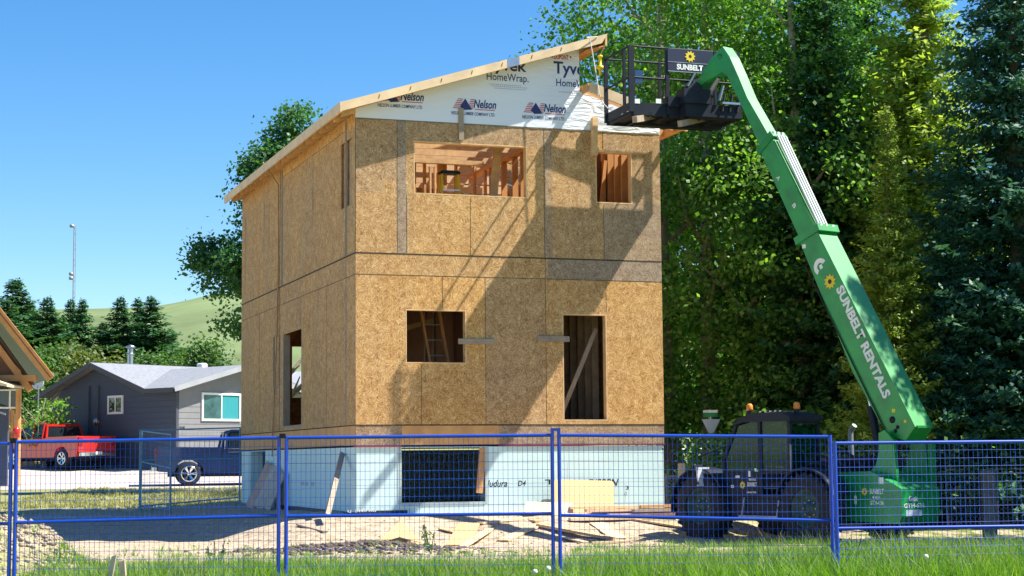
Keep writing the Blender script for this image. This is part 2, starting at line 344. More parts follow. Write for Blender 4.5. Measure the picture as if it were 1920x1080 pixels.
# hill far behind
hx = np.linspace(-700, 700, 120); hy = np.linspace(330, 1100, 40); HX, HY = np.meshgrid(hx, hy)
sil = np.interp(HX/HY*1., [-.6, -.30, -.24, -.20, -.165, -.12, 0, .6], [48, 70, 71, 72, 79, 79, 60, 40])
HZ = 4 + (sil-4+1.5)*sstep(330, 860, HY) + 1.5*np.sin(HX*.03+HY*.01)*sstep(330, 600, HY)*(1-sstep(700,860,HY))
HV = np.stack([HX, HY, HZ], -1).reshape(-1, 3); ii = (np.arange(39)[:, None]*120+np.arange(119)).ravel()
tag(raw('hill', HV, np.stack([ii, ii+1, ii+121, ii+120], 1), M['hill'], smooth=True), kind='structure')

# ================================================================ the house under construction
HS = empty('house_under_construction', (F0.x, F0.y, 0), YAW, 'unfinished two storey house sheathed in bare brown strand board with a white wrapped gable', 'house')
def cells(holes, xs_, zs_, put):
    for a0, a1 in zip(xs_[:-1], xs_[1:]):
        for c0, c1 in zip(zs_[:-1], zs_[1:]):
            ca, cc = (a0+a1)/2, (c0+c1)/2
            if any(h[0] < ca < h[1] and h[2] < cc < h[3] for h in holes): continue
            put(a0, a1, c0, c1)
FH = [(1.15, 3.48, 6.62, 7.66), (4.94, 5.73, 6.59, 7.64), (.98, 2.20, 3.34, 4.38), (4.19, 5.13, 2.24, 4.35)]
LH = [(4.76, 6.72, 2.23, 4.33), (.30, 1.17, 6.42, 7.72), (7.0, 7.86, 3.15, 4.35)]
def uniq(l): return sorted(set(round(q, 3) for q in l))
def ftint(u, z):
    if z > 5.44:
        t = .10+.3*((int(u/1.22)*7+3) % 5)/5
        if u < .8 and z > 6.9: t = .55
        if u < .55 and z > 6.6: t = max(t, .5)
        if .82 < u < 1.0: t = .95
        if 3.82 < u < 4.0: t = .75
        if u > 5.1: t = .55
        if 4.0 < u < 5.1 and z < 6.6: t = .35
        if u > 5.1 and z < 6.6: t = .75
        if 1 < u < 3.8 and z > 7.66: t = .55
        return t
    if z > 5.03: return .25 if u < 3.84 else (.95 if u > 3.9 else .5)
    if z > 2.16: return (.0 if u < 2.59 else (.10 if u < 3.8 else .02)) + .14*((int(u/1.28)*5+1) % 3)
    return .85
mb = MB()
us = uniq([0, .55, .8, .82, 1.0, 1.72, 2.59, 3.82, 3.84, 3.9, 4.0, 5.1, 6.346]+[h[0] for h in FH]+[h[1] for h in FH]); zs_ = uniq([2.16, 5.03, 5.44, 6.6, 6.9, 8.05]+[h[2] for h in FH]+[h[3] for h in FH])
cells(FH, us, zs_, lambda a, b, c, d: mb.box(a, b, 0, .014, c, d, 0, ftint((a+b)/2, (c+d)/2)+.001))
mb.build('front_wall', M['osb'], HS)
for a_, b_ in ((0, .9), (2.86, 6.34)): mb = MB(); mb.box(a_, b_, .004, .04, 1.78, 2.155, 0, .8); mb.build('rim_board', M['osb'], HS)
mb = MB(); mb.box(.902, 2.858, .003, .045, 1.78, 2.155); mb.build('rim_board', M['lumber_orange'], HS)
mb = MB(); mb.box(-.004, .9, -.012, .2, 1.745, 1.778); mb.box(2.85, 6.35, -.012, .2, 1.755, 1.778); mb.build('sill_gasket', M['sill_red'], HS); mb = MB(); mb.box(2.85, 6.35, -.008, .2, 1.762, 1.778); mb.build('sill_gasket', M['sill_red'], HS)
# left wall
def ltint(v, z):
    t = .22+.1*math.sin(v*7)
    if z > 5.44: t = .2+.10*math.sin(v*3.1)
    if z > 7.9 and v < 7: t = .0
    if .7 < v < .85: t = .9
    return t
mb = MB()
vs_ = uniq([.014, .72, .85, 1.17, 2.44, 3.71, 4.9, 5.9, 7.1, 8.3, 9.0, 10.2, 11.88]+[h[0] for h in LH]+[h[1] for h in LH]); zs2 = uniq([2.16, 5.03, 5.44, 7.9, 8.16]+[h[2] for h in LH]+[h[3] for h in LH])
cells(LH, vs_, zs2, lambda a, b, c, d: mb.box(0, .014, a, b, c, d, 0, ltint((a+b)/2, (c+d)/2)))
mb.box(.035, .045, 6.95, 7.9, 3.1, 4.4, 0, .3); mb.box(.05, .06, .28, 1.19, 6.4, 7.8, 0, .5)
mb.build('side_wall', M['osb_side'], HS)
mb = MB(); mb.box(.004, .04, .05, 11.88, 1.78, 2.155, 0, .3); mb.build('rim_board', M['lumber_orange'], HS)
# right and rear walls
mb = MB(); mb.box(6.332, 6.346, .014, 11.88, 1.78, 8.28, 0, .3); mb.build('side_wall', M['osb_side'], HS)
mb = MB(); cells([(1.3, 2.6, 3.1, 4.4), (3.4, 4.6, 2.2, 4.3), (1.6, 2.9, 6.5, 7.6), (3.6, 5.4, 6.4, 7.7)], uniq([.014, 1.3, 2.6, 3.4, 4.6, 1.6, 2.9, 3.6, 5.4, 6.33]), uniq([1.78, 2.2, 3.1, 4.3, 4.4, 6.4, 6.5, 7.6, 7.7, 8.2]), lambda a, b, c, d: mb.box(a, b, 11.866, 11.88, c, d, 0, .2)); mb.build('rear_wall', M['osb'], HS)
mb = MB(); mb.prism([(.0, 8.19), (6.34, 8.19), (6.34, 8.3), (4.6, 8.86), (4.6, 9.5), (.0, 8.2)], 'y', 11.87, 11.884); mb.build('rear_gable', M['osb'], HS)
# joints between sheets
mb = MB()
def hs(z, a, b, w=.018): mb.box(a, b, -.003, .002, z-w/2, z+w/2)
hs(5.44, 0, 6.346, .026); hs(5.03, 0, 6.346, .01); hs(2.16, -.004, 6.35, .022)
for u_, z0, z1 in ((2.59, 2.17, 5.02), (1.72, 4.4, 5.02), (1.29, 2.17, 3.3), (3.84, 2.17, 5.02), (5.13, 4.4, 5.02), (3.84, 5.05, 5.43), (.82, 5.46, 8.03), (1.01, 5.46, 6.6), (3.84, 5.46, 8.03), (5.1, 5.46, 6.55), (5.1, 7.68, 8.03), (2.3, 5.46, 6.58)):
    mb.box(u_-.004, u_+.004, -.0025, .002, z0, z1)
for u_ in (.43, .86, 2.16, 3.01, 3.43):
    for k in range(18): mb.box(u_-.004, u_+.004, -.002, .002, 2.2+k*.155, 2.2+k*.155+.035)
mb.build('sheet_joint', M['seam'], HS)
mb = MB()
for z, w in ((5.44, .03), (5.03, .01), (2.16, .02)): mb.box(-.003, .002, 0, 11.88, z-w/2, z+w/2)
for v_, z0, z1, w in ((7.12, 2.17, 8.15, .03), (3.71, 6.7, 7.7, .012), (9.0, 6.44, 7.7, .02), (8.4, 6.5, 7.6, .01), (4.9, 4.4, 5.02, .006), (9.5, 2.17, 5.02, .008), (9.6, 5.46, 6.4, .008), (11.4, 6, 7.6, .02), (2.44, 2.17, 5.02, .004), (.02, 5.44, 8.1, .03), (1.19, 6.42, 7.72, .014)):
    mb.box(-.003, .002, v_-w/2, v_+w/2, z0, z1)
mb.beam((-.001, .85, 7.93), (-.001, 6.9, 7.93), .006, .006)
mb.build('sheet_joint', M['seam'], HS)
mb = MB(); mb.box(-.004, 0, .72, .84, 5.46, 8.1); mb.box(-.004, 0, 6.82, 6.96, 5.46, 8.1); mb.build('flashing_tape', M['tape'], HS)
# window bucks (lumber lining the openings)
for h in FH:
    mb = MB(); a, b, c, d = h; t = .022; y0, y1 = -.002, .15
    mb.box(a, a+t, y0, y1, c, d); mb.box(b-t, b, y0, y1, c, d); mb.box(a+t, b-t, y0, y1, c, c+t); mb.box(a+t, b-t, y0, y1, d-t, d)
    mb.build('window_frame' if h[3]-h[2] < 1.5 else 'door_frame', M['lumber'], HS)
for h in LH[:1]+LH[2:]:
    mb = MB(); a, b, c, d = h; t = .045
    mb.box(-.002, .15, a, a+t, c, d); mb.box(-.002, .15, b-t, b, c, d); mb.box(-.002, .15, a+t, b-t, c-.0, c+t)
    mb.build('door_frame', M['lumber_grey'], HS)
# floors
mb = MB(); mb.box(.16, 6.18, .16, 11.7, 5.40, 5.425); mb.box(.16, 6.18, .16, 11.7, 2.11, 2.14); mb.build('floor_deck', M['osb'], HS)
mb = MB()
for k in range(22): mb.box(.16, 6.18, .3+k*.53, .34+k*.53, 5.14, 5.39)
mb.build('floor_joist', M['lumber'], HS)
# studs, each its own part
def stud(p, q, w=.038, h=.14, up=(0, 1, 0), m='lumber'):
    b_ = MB(); b_.beam(p, q, w, h, up); return b_.build('stud', M[m], HS)
for v_ in np.arange(.3, 11.6, .61): stud((.09, v_, 5.44), (.09, v_, 8.12), .14, .038); stud((6.25, v_, 5.44), (6.25, v_, 8.2), .14, .038, m='lumber_orange')
for v_ in np.arange(.4, 11.6, 1.22):
    if not 4.7 < v_ < 6.8: stud((.09, v_, 2.16), (.09, v_, 5.1), .14, .038)
    stud((6.25, v_, 2.16), (6.25, v_, 5.1), .14, .038)
for u_ in (.6, 3.75, 4.4, 4.85, 6.0): stud((u_, .085, 5.44), (u_, .085, 8.05), .038, .14)
for u_ in np.arange(.3, 6.3, .61): stud((u_, 11.79, 5.44), (u_, 11.79, 8.1), .038, .14, m='lumber_orange')
# partitions seen through the openings: ground floor walls, upper floor walls
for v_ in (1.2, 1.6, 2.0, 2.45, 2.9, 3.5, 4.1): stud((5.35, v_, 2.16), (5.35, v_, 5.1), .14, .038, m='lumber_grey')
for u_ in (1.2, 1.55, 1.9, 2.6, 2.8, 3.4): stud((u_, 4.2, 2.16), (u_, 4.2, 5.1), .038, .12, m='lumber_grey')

stud((3.05, 1.2, 5.44), (3.25, 1.0, 8.3), .16, .06, (0, 1, 0), 'lumber'); stud((2.95, 1.3, 5.44), (2.95, 1.3, 6.7), .12, .06, (0, 1, 0), 'cedar')
for v_ in (1.0, 1.5, 2.2, 3.0): stud((3.75, v_, 5.44), (3.75, v_, 7.7), .12, .045, m='cedar')
stud((3.75, .4, 7.75), (3.75, 4.5, 7.75), .14, .08, (0, 0, 1), 'cedar')
# upper right room: wall of studs behind the narrow window
for v_ in (.45, .75, 1.05, 1.35, 1.9): stud((5.95-.1*v_, v_, 5.44), (5.95-.1*v_, v_, 8.2), .14, .05, m='cedar')
for u_ in (5.1, 5.3, 5.5, 5.72, 5.9): stud((u_, 1.5, 5.44), (u_, 1.5, 7.9+(u_-5.1)*.1), .045, .12, m='lumber_orange')
stud((5.2, 1.35, 5.44), (5.45, 1.35, 7.5), .07, .05, m='cedar'); stud((5.45, 1.35, 5.44), (5.7, 1.35, 7.7), .07, .05, m='cedar')
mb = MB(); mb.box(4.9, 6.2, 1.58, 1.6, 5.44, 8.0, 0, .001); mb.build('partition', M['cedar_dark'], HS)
# stair partition & loose ladder-like wall on the ground floor
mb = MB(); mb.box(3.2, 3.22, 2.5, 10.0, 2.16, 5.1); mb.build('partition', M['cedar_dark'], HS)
stud((4.25, .5, 2.2), (5.1, .5, 4.1), .09, .05, (0, 1, 0), 'lumber_grey')
stud((1.0, 2.6, 4.0), (2.2, 2.2, 4.35), .04, .1, (0, 0, 1), 'lumber')
# roof: upper slope (rises to the right), rafters, deck, fascia boards
def zb(u): return 8.13 + .314*u
for k in range(20):
    v_ = .02+k*.62; b_ = MB(); b_.beam((-.3, v_, zb(-.3)+.11), (5.0, v_, zb(5.0)+.11), .038, .2, (0, 0, 1)); b_.build('rafter', M['lumber'], HS)
mb = MB(); mb.prism([(-.33, zb(-.33)+.215), (5.04, zb(5.04)+.215), (5.04, zb(5.04)+.232), (-.33, zb(-.33)+.232)], 'y', -.36, .9); mb.prism([(-.33, zb(-.33)+.215), (1.6, zb(1.6)+.215), (1.6, zb(1.6)+.232), (-.33, zb(-.33)+.232)], 'y', .9, 12.2); mb.build('roof_deck', M['osb'], HS)  # unseen deck cut back behind the front strip so sun reaches the rooms
mb = MB(); mb.prism([(-.36, zb(-.36)+.07), (4.95, zb(4.95)+.07), (5.08, zb(5.08)+.235), (-.36, zb(-.36)+.245)], 'y', -.40, -.362); mb.build('rake_board', M['lumber_pale'], HS)
mb = MB(); mb.box(-.40, -.362, -.40, 12.25, zb(-.38)+.06, zb(-.38)+.25); mb.build('eave_board', M['lumber_pale'], HS)
mb = MB(); mb.prism([(2.95, zb(2.95)+.072), (3.2, zb(3.2)+.072), (3.2, zb(3.2)+.24), (2.95, zb(2.95)+.24)], 'y', -.403, -.40); mb.build('splice_plate', M['steel'], HS)
mb = MB()
for k in range(8): u_ = .35+k*.62; mb.beam((u_, -.403, zb(u_)+.13), (u_+.02, -.403, zb(u_)+.2), .012, .006, (0, 1, 0))
mb.build('nail_mark', M['seam'], HS)
mb = MB(); mb.prism([(4.62, zb(4.62)), (5.05, zb(5.05)), (5.05, zb(5.05)+.02), (4.62, zb(4.62)+.02)], 'y', -.36, 12); mb.build('soffit', M['cedar'], HS)
mb = MB(); mb.box(5.04, 5.08, -.36, 12.2, zb(5.05)+.02, zb(5.05)+.23); mb.build('eave_board', M['lumber'], HS)
# lower slope on the right, open rafters
def zl(u): return 8.88 - .325*(u-4.6)
for k in range(20):
    v_ = .02+k*.62; b_ = MB(); b_.beam((4.62, v_, zl(4.62)+.0), (6.75, v_, zl(6.75)+.0), .038, .14, (0, 0, 1)); b_.build('rafter', M['lumber_orange'], HS)
mb = MB(); mb.prism([(4.66, zl(4.66)-.1), (6.8, zl(6.8)-.1), (6.8, zl(6.8)+.10), (4.72, zl(4.66)+.09)], 'y', -.40, -.33); mb.build('rake_board', M['lumber_pale'], HS)
mb = MB(); mb.box(4.66, 4.70, -.33, .0, zl(4.6)-.1, zl(4.6)+.06); mb.box(6.72, 6.76, -.33, 12.1, zl(6.7)-.1, zl(6.7)+.07); mb.build('eave_board', M['lumber_orange'], HS)
# level ceiling joists and a far wall of pale boards upstairs
for k in range(8): b_ = MB(); b_.beam((.16, 2.9+k*.75, 8.12), (4.5, 2.9+k*.75, 8.12), .04, .15, (0, 0, 1)); b_.build('ceiling_joist', M['lumber'], HS)
def instud(px0, px1, pyt, v, m, th=.1, py0=380):
    u0 = fac(px0, pyt, -v)[0]; u1 = fac(px1, pyt, -v)[0]; zt_ = fac((px0+px1)/2, pyt, -v)[1]; b_ = MB(); b_.box(u0, u1, v, v+th, 5.44, zt_); b_.build('stud', M[m], HS)
for px0, px1, pyt, v, m in ((776, 780, 301, 2.6, 'cedar'), (795, 799, 301, 2.6, 'lumber_orange'), (822, 832, 301, 2.6, 'cedar'), (833, 838, 301, 2.6, 'lumber_orange'), (854, 858, 303, 2.6, 'cedar'), (889, 893, 306, 2.7, 'lumber_orange'), (909, 913, 318, 3.0, 'cedar'), (806, 809, 312, 4.0, 'lumber'), (815, 818, 312, 4.0, 'lumber')): instud(px0, px1, pyt, v, m)
mb = MB(); mb.box(.2, 2.3, 5.2, 5.22, 5.44, 8.0, 0, .001); mb.build('partition', M['lumber_orange'], HS)
a_, b_z = fac(776, 301, -2.55), fac(905, 308, -2.55); hb = MB(); hb.beam((a_[0], 2.55, a_[1]), (b_z[0], 2.55, a_[1]), .14, .09, (0, 0, 1)); hb.build('top_plate', M['lumber'], HS)
for k in range(8):
    z_ = fac(850, 312, -4.6)[1]-k*.205; b_ = MB(); b_.box(fac(838, 312, -4.6)[0], 4.5, 4.6, 4.63, z_-.17, z_); b_.build('wall_board', M['lumber_pale'], HS)
# clerestory studs
for v_ in np.arange(.6, 11.5, 1.22): stud((4.66, v_, 8.9), (4.66, v_, zb(4.66)), .1, .038)
mb = MB(); mb.box(4.6, 4.72, .014, 11.7, 8.62, 8.86); mb.build('ridge_beam', M['lumber_orange'], HS)
# house wrap over the gable, with its print
mb = MB(); P = [(-.004, 8.05), (6.352, 8.05), (6.352, zl(6.35)-.06), (4.612, zl(4.6)-.04), (4.612, zb(4.6)+.13), (-.004, zb(0)+.1)]
mb.prism(P, 'y', -.008, .02); wrap = mb.build('house_wrap', M['wrap'], HS)
mb = MB()
for u_ in np.arange(.0, 6.2, .035):
    a = .5*math.sin(u_*9)+.5*math.sin(u_*23); mb.box(u_, u_+.036, -.010, -.006, 8.035-.012*(a > .3), 8.052)
mb.build('wrap_hem', M['tape'], HS)
CL = [((4.608, 0, 0), (1, 0, 0))]; CT = [((0, 0, zb(0)+.11), (-.314, 0, 1))]
def ft(body, x0, x1, yt, yb, m, bold=0., shear=0., n=.013, **k):   # pixel box -> wall coordinates
    xm = (x0+x1)/2; a0 = fac(x0, (yt+yb)/2, n)[0]; a1 = fac(x1, (yt+yb)/2, n)[0]; c0 = fac(xm, yb, n)[1]; c1 = fac(xm, yt, n)[1]
    return text(body, 'lettering', a0, a1, c0, c1, -n, m, HS if 'par' not in k else k['par'], bold, shear, clip=k.get('clip'), flip=k.get('flip', False))
ft('Tyvek', 910, 987, 111, 139.5, M['ink_navy'], .02, clip=CT); ft('Tyvek', 1038, 1111, 117, 147, M['ink_navy'], .02, clip=CL)
ft('HomeWrap.', 912.5, 991, 138, 156.5, M['ink_navy'], .008); ft('HomeWrap.', 1043, 1119, 150, 168, M['ink_navy'], .008, clip=CL)
ft('DUPONT', 1039, 1066, 102.5, 111.5, M['ink_red'], .02)
mb = MB()
for s in (1034.5, 1069):
    a, c = fac(s+1, 107, .013); mb.add([(a-.02, -.013, c), (a, -.013, c+.03), (a+.02, -.013, c), (a, -.013, c-.03)], [(0, 1, 2, 3)])
mb.build('emblem', M['ink_red'], HS)
mb = MB()
for i, (x0, x1, y) in enumerate(((918, 975, 157.5), (922, 988, 161), (927, 985, 165), (1048, 1083, 172))):
    a0, c = fac(x0, y, .013); a1, c1 = fac(x1, y+ (x1-x0)*.06, .013)
    k = a0
    while k < a1: mb.box(k, k+.03, -.0135, -.0125, c-.008, c+.008); k += .042
mb.build('small_print', M['ink_grey'], HS)
def nelson(px, py, full=True):
    u0, z0 = fac(px, py, .013); mr = MB(); mn = MB(); w = .9; n = -.013
    for i in range(6):                                           # red stripes, two slanted groups
        zz = z0+.145+i*.036; s = .02*i
        mr.add([(u0+.03+s, n, zz), (u0+.20+s*.4, n, zz), (u0+.205+s*.4, n, zz+.017), (u0+.04+s, n, zz+.017)], [(0, 1, 2, 3)])
        mr.add([(u0+.40-.014*(5-i), n, zz), (u0+.45+.006*i, n, zz), (u0+.455+.006*i, n, zz+.017), (u0+.395-.014*(5-i), n, zz+.017)], [(0, 1, 2, 3)])
    mr.add([(u0+.48, n, z0+.135), (u0+.90, n, z0+.135), (u0+.905, n, z0+.15), (u0+.485, n, z0+.15)], [(0, 1, 2, 3)])
    mn.add([(u0+.18, n-.001, z0+.185), (u0+.26, n-.001, z0+.12), (u0+.43, n-.001, z0+.135), (u0+.29, n-.001, z0+.35)], [(0, 1, 2, 3)])
    mr.build('emblem', M['ink_red'], HS); mn.build('emblem', M['ink_navy'], HS)
    text('Nelson', 'lettering', u0+.46, u0+.93, z0+.17, z0+.34, n, M['ink_navy'], HS, .025, .25)
    text('NELSON LUMBER COMPANY LTD.', 'lettering', u0, u0+.9, z0+.02, z0+.085, n, M['ink_navy'], HS, .015, .2)
nelson(708, 201.5); nelson(846, 216); nelson(979, 223.5)
ft('NELSON LUMBER COMPANY LTD.', 1118, 1185, 229, 235, M['ink_grey'], .015)
# cleats nailed on
def cleat(x0, x1, y0, y1, n0, n1, m, tilt=0):
    a0, c0 = fac(x0, y1, n1); a1, c1 = fac(x1, y0, n1); b_ = MB()
    if c1-c0 > a1-a0: b_.beam(((a0+a1)/2-tilt, -(n0+n1)/2, c0), ((a0+a1)/2+tilt, -(n0+n1)/2, c1), a1-a0, n1-n0, (0, 1, 0))
    else: b_.beam((a0, -(n0+n1)/2, (c0+c1)/2+tilt), (a1, -(n0+n1)/2, (c0+c1)/2-tilt), c1-c0, n1-n0, (0, 1, 0)) if False else b_.box(a0, a1, -n1, -n0, c0, c1)
    b_.build('cleat', M[m], HS)
cleat(861, 869.5, 203, 262, .016, .055, 'lumber_grey'); cleat(1111.5, 1120.5, 220, 290, .02, .13, 'lumber', .01)
cleat(860, 927, 636, 645, .006, .045, 'lumber_grey'); cleat(1008, 1068, 630.5, 640, .006, .045, 'lumber_grey')
# foundation of pale foam forms
mb = MB()
cells([(.90, 2.57, .69, 1.73)], [0.02, .9, 2.57, 6.33], [0, .69, 1.73, 1.745], lambda a, b, c, d: mb.box(a, b, .02, .32, c, d))
cells([(8.82, 10.68, .55, 1.73)], [.32, 8.82, 10.68, 11.86], [0, .55, 1.73, 1.745], lambda a, b, c, d: mb.box(.02, .32, a, b, c, d))
mb.box(6.03, 6.33, .32, 11.86, 0, 1.745); mb.box(.32, 6.03, 11.56, 11.86, 0, 1.745)
FO = mb.build('foundation', M['foam'], HS)
mb = MB()
for z in (.62, 1.03, 1.44):
    for a, b in ((.02, .88), (2.6, 6.33)): mb.box(a, b, .0185, .0205, z-.004, z+.004)
    mb.box(.0185, .0205, .02, 8.8, z-.004, z+.004)
for u_, z0 in ((3.05, .5), (4.27, .92), (5.49, .5), (3.9, 1.33)): mb.box(u_-.003, u_+.003, .0185, .0205, z0+.12, z0+.5)
mb.build('form_joint', M['ink_grey'], FO)
mb = MB(); t = .09
mb.box(.82, .9, .012, .3, .66, 1.75); mb.box(2.57, 2.62, .012, .3, .66, 1.75); mb.box(.9, 2.57, .012, .3, .62, .69)
mb.build('window_buck', M['buck'], FO)
mb = MB(); mb.box(.02, 1.0, -.01, .018, .2, .55); mb.box(-.012, .018, .02, 7.5, .2, .52); mb.build('membrane', M['membrane'], FO)
mb = MB(); mb.beam((2.45, .03, .85), (2.54, .05, 1.72), .13, .04, (0, 1, 0)); mb.build('brace', M['lumber_orange'], HS)
ft('LJ  DMX AG', 652, 705, 955.5, 961.5, M['white'], .01, n=.013, par=FO)
ft('Nudura', 906, 951, 900, 913, M['ink_black'], .012, .3, n=-.017, par=FO, clip=[((2.63, 0, 0), (-1, 0, 0))]); ft('D4', 971, 986, 901, 911, M['ink_black'], .01, .2, n=-.017, par=FO)
ft('Nudura', 1105, 1160, 898, 911, M['ink_black'], .01, .3, n=-.017, par=FO, flip=True); ft('L', 1022, 1032, 899, 908, M['ink_black'], .02, 0, n=-.017, par=FO, flip=True)
ft('3', 1174, 1179, 911, 918, M['ink_black'], .01, n=-.017, par=FO); ft('0', 1171, 1176, 922, 929, M['ink_grey'], .01, n=-.017, par=FO); ft('o', 1241, 1244, 840, 844, M['ink_black'], .04, n=-.017, par=FO)
mb = MB()
for v0 in (3.6, 4.2, 4.6): mb.box(.012, .0185, v0, v0+.3, .98, 1.06)
mb.build('lettering', M['ink_grey'], FO)
# rope down the side wall, safety line and fall arrester at the high corner
def hl(u, v, z): return HS.matrix_world @ Vector((u, v, z)) if False else Vector((F0.x, F0.y, 0)) + UU*u - NN*v + Vector((0, 0, z))
mb = MB(); mb.path([(-.42, 7.05, 8.3), (-.05, 7.1, 7.8), (-.03, 7.15, 6), (-.03, 7.3, 4.5), (-.04, 7.5, 3), (-.05, 7.62, 2.2), (-.06, 7.6, 1.6)], .018, 6)
tag(mb.build('rope', M['rope'], None), 'tan rope hanging down the shaded side wall from the eave', 'rope'); bpy.data.objects['rope'].location = HS.location; bpy.data.objects['rope'].rotation_euler = HS.rotation_euler
# stepladder upstairs
ST = empty('stepladder', hl(2.33, 1.5, 5.43), YAW, 'yellow stepladder standing inside behind the wide upper window opening', 'ladder')
mb = MB()
for s in (-1, 1):
    b_ = MB(); b_.beam((s*.25, -.3, 0), (s*.17, -.05, 1.86), .05, .03, (0, 1, 0)); b_.build('rail', M['yellow'], ST)
    b_ = MB(); b_.beam((s*.25, .35, 0), (s*.17, .06, 1.86), .045, .03, (0, 1, 0)); b_.build('rail', M['yellow'], ST)
for k in range(1, 6):
    b_ = MB(); w_ = .25-.08*k/6; b_.box(-w_, w_, -.3+.25*k/6-.04, -.3+.25*k/6+.04, .30*k, .30*k+.025); b_.build('step', M['steel'], ST)
b_ = MB(); b_.bbox(-.21, .21, -.13, .13, 1.85, 1.92, .03); b_.build('top_cap', M['black'], ST)
# leaning ladder behind the lower left window
LD = empty('ladder', hl(1.95, .9, 2.14), YAW, 'orange ladder leaning inside the lower left window opening', 'ladder')
for dx in (0, .38): b_ = MB(); b_.beam((dx, 0, 0), (dx-.35, .6, 3.0), .05, .08, (0, 1, 0)); b_.build('rail', M['cedar'], LD)
for k in range(9): b_ = MB(); f = (k+.5)/9.5; b_.tube((-.35*f, .6*f, 3*f), (.38-.35*f, .6*f, 3*f), .02, 6); b_.build('rung', M['steel_grey'], LD)
# yellow fall arrester on its rope and the loose white lifeline
p0 = hl(5.03, -.36, zb(5.03)+.02); q = at(1125, 104, p0.y)
SR = empty('fall_arrester', q, 0, 'small yellow fall arrester hanging by a rope from the high roof corner', 'safety hook')
mb = MB(); mb.tube((0, 0, 0), Vector(p0)-q, .012, 6); mb.build('rope', M['rope'], SR)
mb = MB(); mb.lathe([(.0, .0), (.05, 0), (.055, -.03), (.03, -.05), (.03, -.2), (.07, -.22), (.07, -.27), (.03, -.29), (.025, -.4), (.0, -.41)], (0, 0, 0), 'z', 12); mb.build('hook_body', M['yellow'], SR)
mb = MB(); mb.tube((-.09, 0, -.24), (.09, 0, -.24), .022, 8); mb.build('handle', M['yellow'], SR)
a = hl(4.85, -.41, zb(4.85)+.22); pts = [a]
for x, y in ((1100, 70), (1106, 72), (1110, 95), (1118, 140), (1123, 172), (1127, 188), (1133, 196), (1140, 203), (1150, 200)): pts.append(at(x, y, a.y-.15))
mb = MB(); mb.path(pts, .011, 6); tag(mb.build('lifeline', M['rope_white'], None), 'thin pale safety line hanging from the roof peak to the lift platform', 'rope')
M['lumber_ash'] = mat('lumber_ash', (.50, .42, .34), .8, .2, 4); M['lumber_rust'] = mat('lumber_rust', (.52, .34, .24), .8, .2, 4)
# planks leaning against the foundation and door
def lean(name, p, q, w, h, m, label, cat, up=(0, 1, 0), grp=None):
    b_ = MB(); b_.beam(p, q, w, h, up); return tag(b_.build(name, M[m], None), label, cat, grp)
def lw(px, py, o): return onplane(px, py, F0-UU*o, UU)
lean('leaning_board', lw(614, 966, .75), lw(642, 850, .03), .10, .04, 'lumber_grey', 'long grey board propped against the foundation near the front corner', 'board', NN)
for i, (x0, x1) in enumerate(((488, 503), (500, 515), (513, 524))):
    vv = (7.9, 7.1, 6.4)[i]; lean('plank', hl(-.5+.05*i, vv+.15, .42), hl(-.06-.02*i, vv-.1, 1.42-.08*i), (.75 if i < 2 else .5), .03, 'lumber_ash' if i else 'lumber_rust', ['reddish wide plank leaning by the basement opening, leftmost of three', 'grey wide plank in the middle of three leaning by the basement opening', 'short plank behind the double fence post, rightmost of three leaning ones'][i], 'plank', UU, 'planks leaning on the foundation')

# ================================================================ telehandler with work platform
HD = Vector((-.616, .788, 0)).normalized(); LFT = Vector((-HD.y, HD.x, 0))   # forward, left
PV = at(1700, 820, 30.3); MG = .0
TH = empty('telehandler', (PV.x, PV.y, MG), math.atan2(HD.y, HD.x), 'green telehandler with raised boom carrying a black work platform at the gable', 'telehandler')
def tl(w): q = Vector(w)-Vector((PV.x, PV.y, MG)); return Vector((q.dot(HD), q.dot(LFT), q.z))
def bp(px, py, y): q = tl(onplane(px, py, Vector((PV.x, PV.y, 0))+LFT*y, LFT)); return (q.x, q.z)
def prof(pxs, y): return [bp(x, y_, y) for x, y_ in pxs]
def xz(mb, poly, y0, y1, m=0): return mb.prism(poly, 'y', y0, y1, m)
GR = M['green']; M['steel_dark'] = mat('rim_dark', (.035, .07, .05), .6, .3); M['pipe'] = mat('hose_pipe', (.50, .54, .52), .5, .1)
OUT = prof([(1497, 447), (1531, 430), (1716, 800), (1698, 826), (1664, 818), (1600, 700)], .24)
mb = MB(); xz(mb, OUT, -.24, .24); BO = mb.build('boom_section', GR, TH)
MID = prof([(1425, 282), (1446, 254), (1536, 440), (1512, 475)], .17)
mb = MB(); xz(mb, MID, -.17, .17); BM = mb.build('boom_section', GR, TH)
mb = MB(); xz(mb, prof([(1300, 173), (1306, 152), (1335, 107), (1355, 87), (1368, 106), (1384, 142), (1401, 183), (1452, 272), (1432, 290), (1383, 183), (1363, 142), (1353, 135), (1322, 153)], .13), -.13, .13); BI = mb.build('boom_section', GR, TH)
def sec(px0, px1, y): a = Vector((bp(*px0, y)[0], 0, bp(*px0, y)[1])); b = Vector((bp(*px1, y)[0], 0, bp(*px1, y)[1])); return a, b
# collars
for (p0, p1, y, ex) in (((1423, 284), (1447, 252), .17, .025), ((1494, 452), (1534, 426), .24, .03)):
    a, b = sec(p0, p1, y); d = (b-a).normalized(); nrm = Vector((-d.z, 0, d.x))
    mb = MB(); mb.beam(a-d*ex, b+d*ex, 2*y+2*ex, .14, tuple(nrm)); mb.build('collar', M['green_dark'] if y < .2 else GR, TH)
# wear pads and bolts on collars
mb = MB()
for px, py, y in ((1447, 253, .17), (1533, 426, .24)):
    a = bp(px, py, y)
    for yy in (-.6*y, .1*y, .7*y): mb.box(a[0]-.03, a[0]+.05, yy-.025, yy+.025, a[1], a[1]+.07)
mb.build('wear_pad', M['white'], TH)
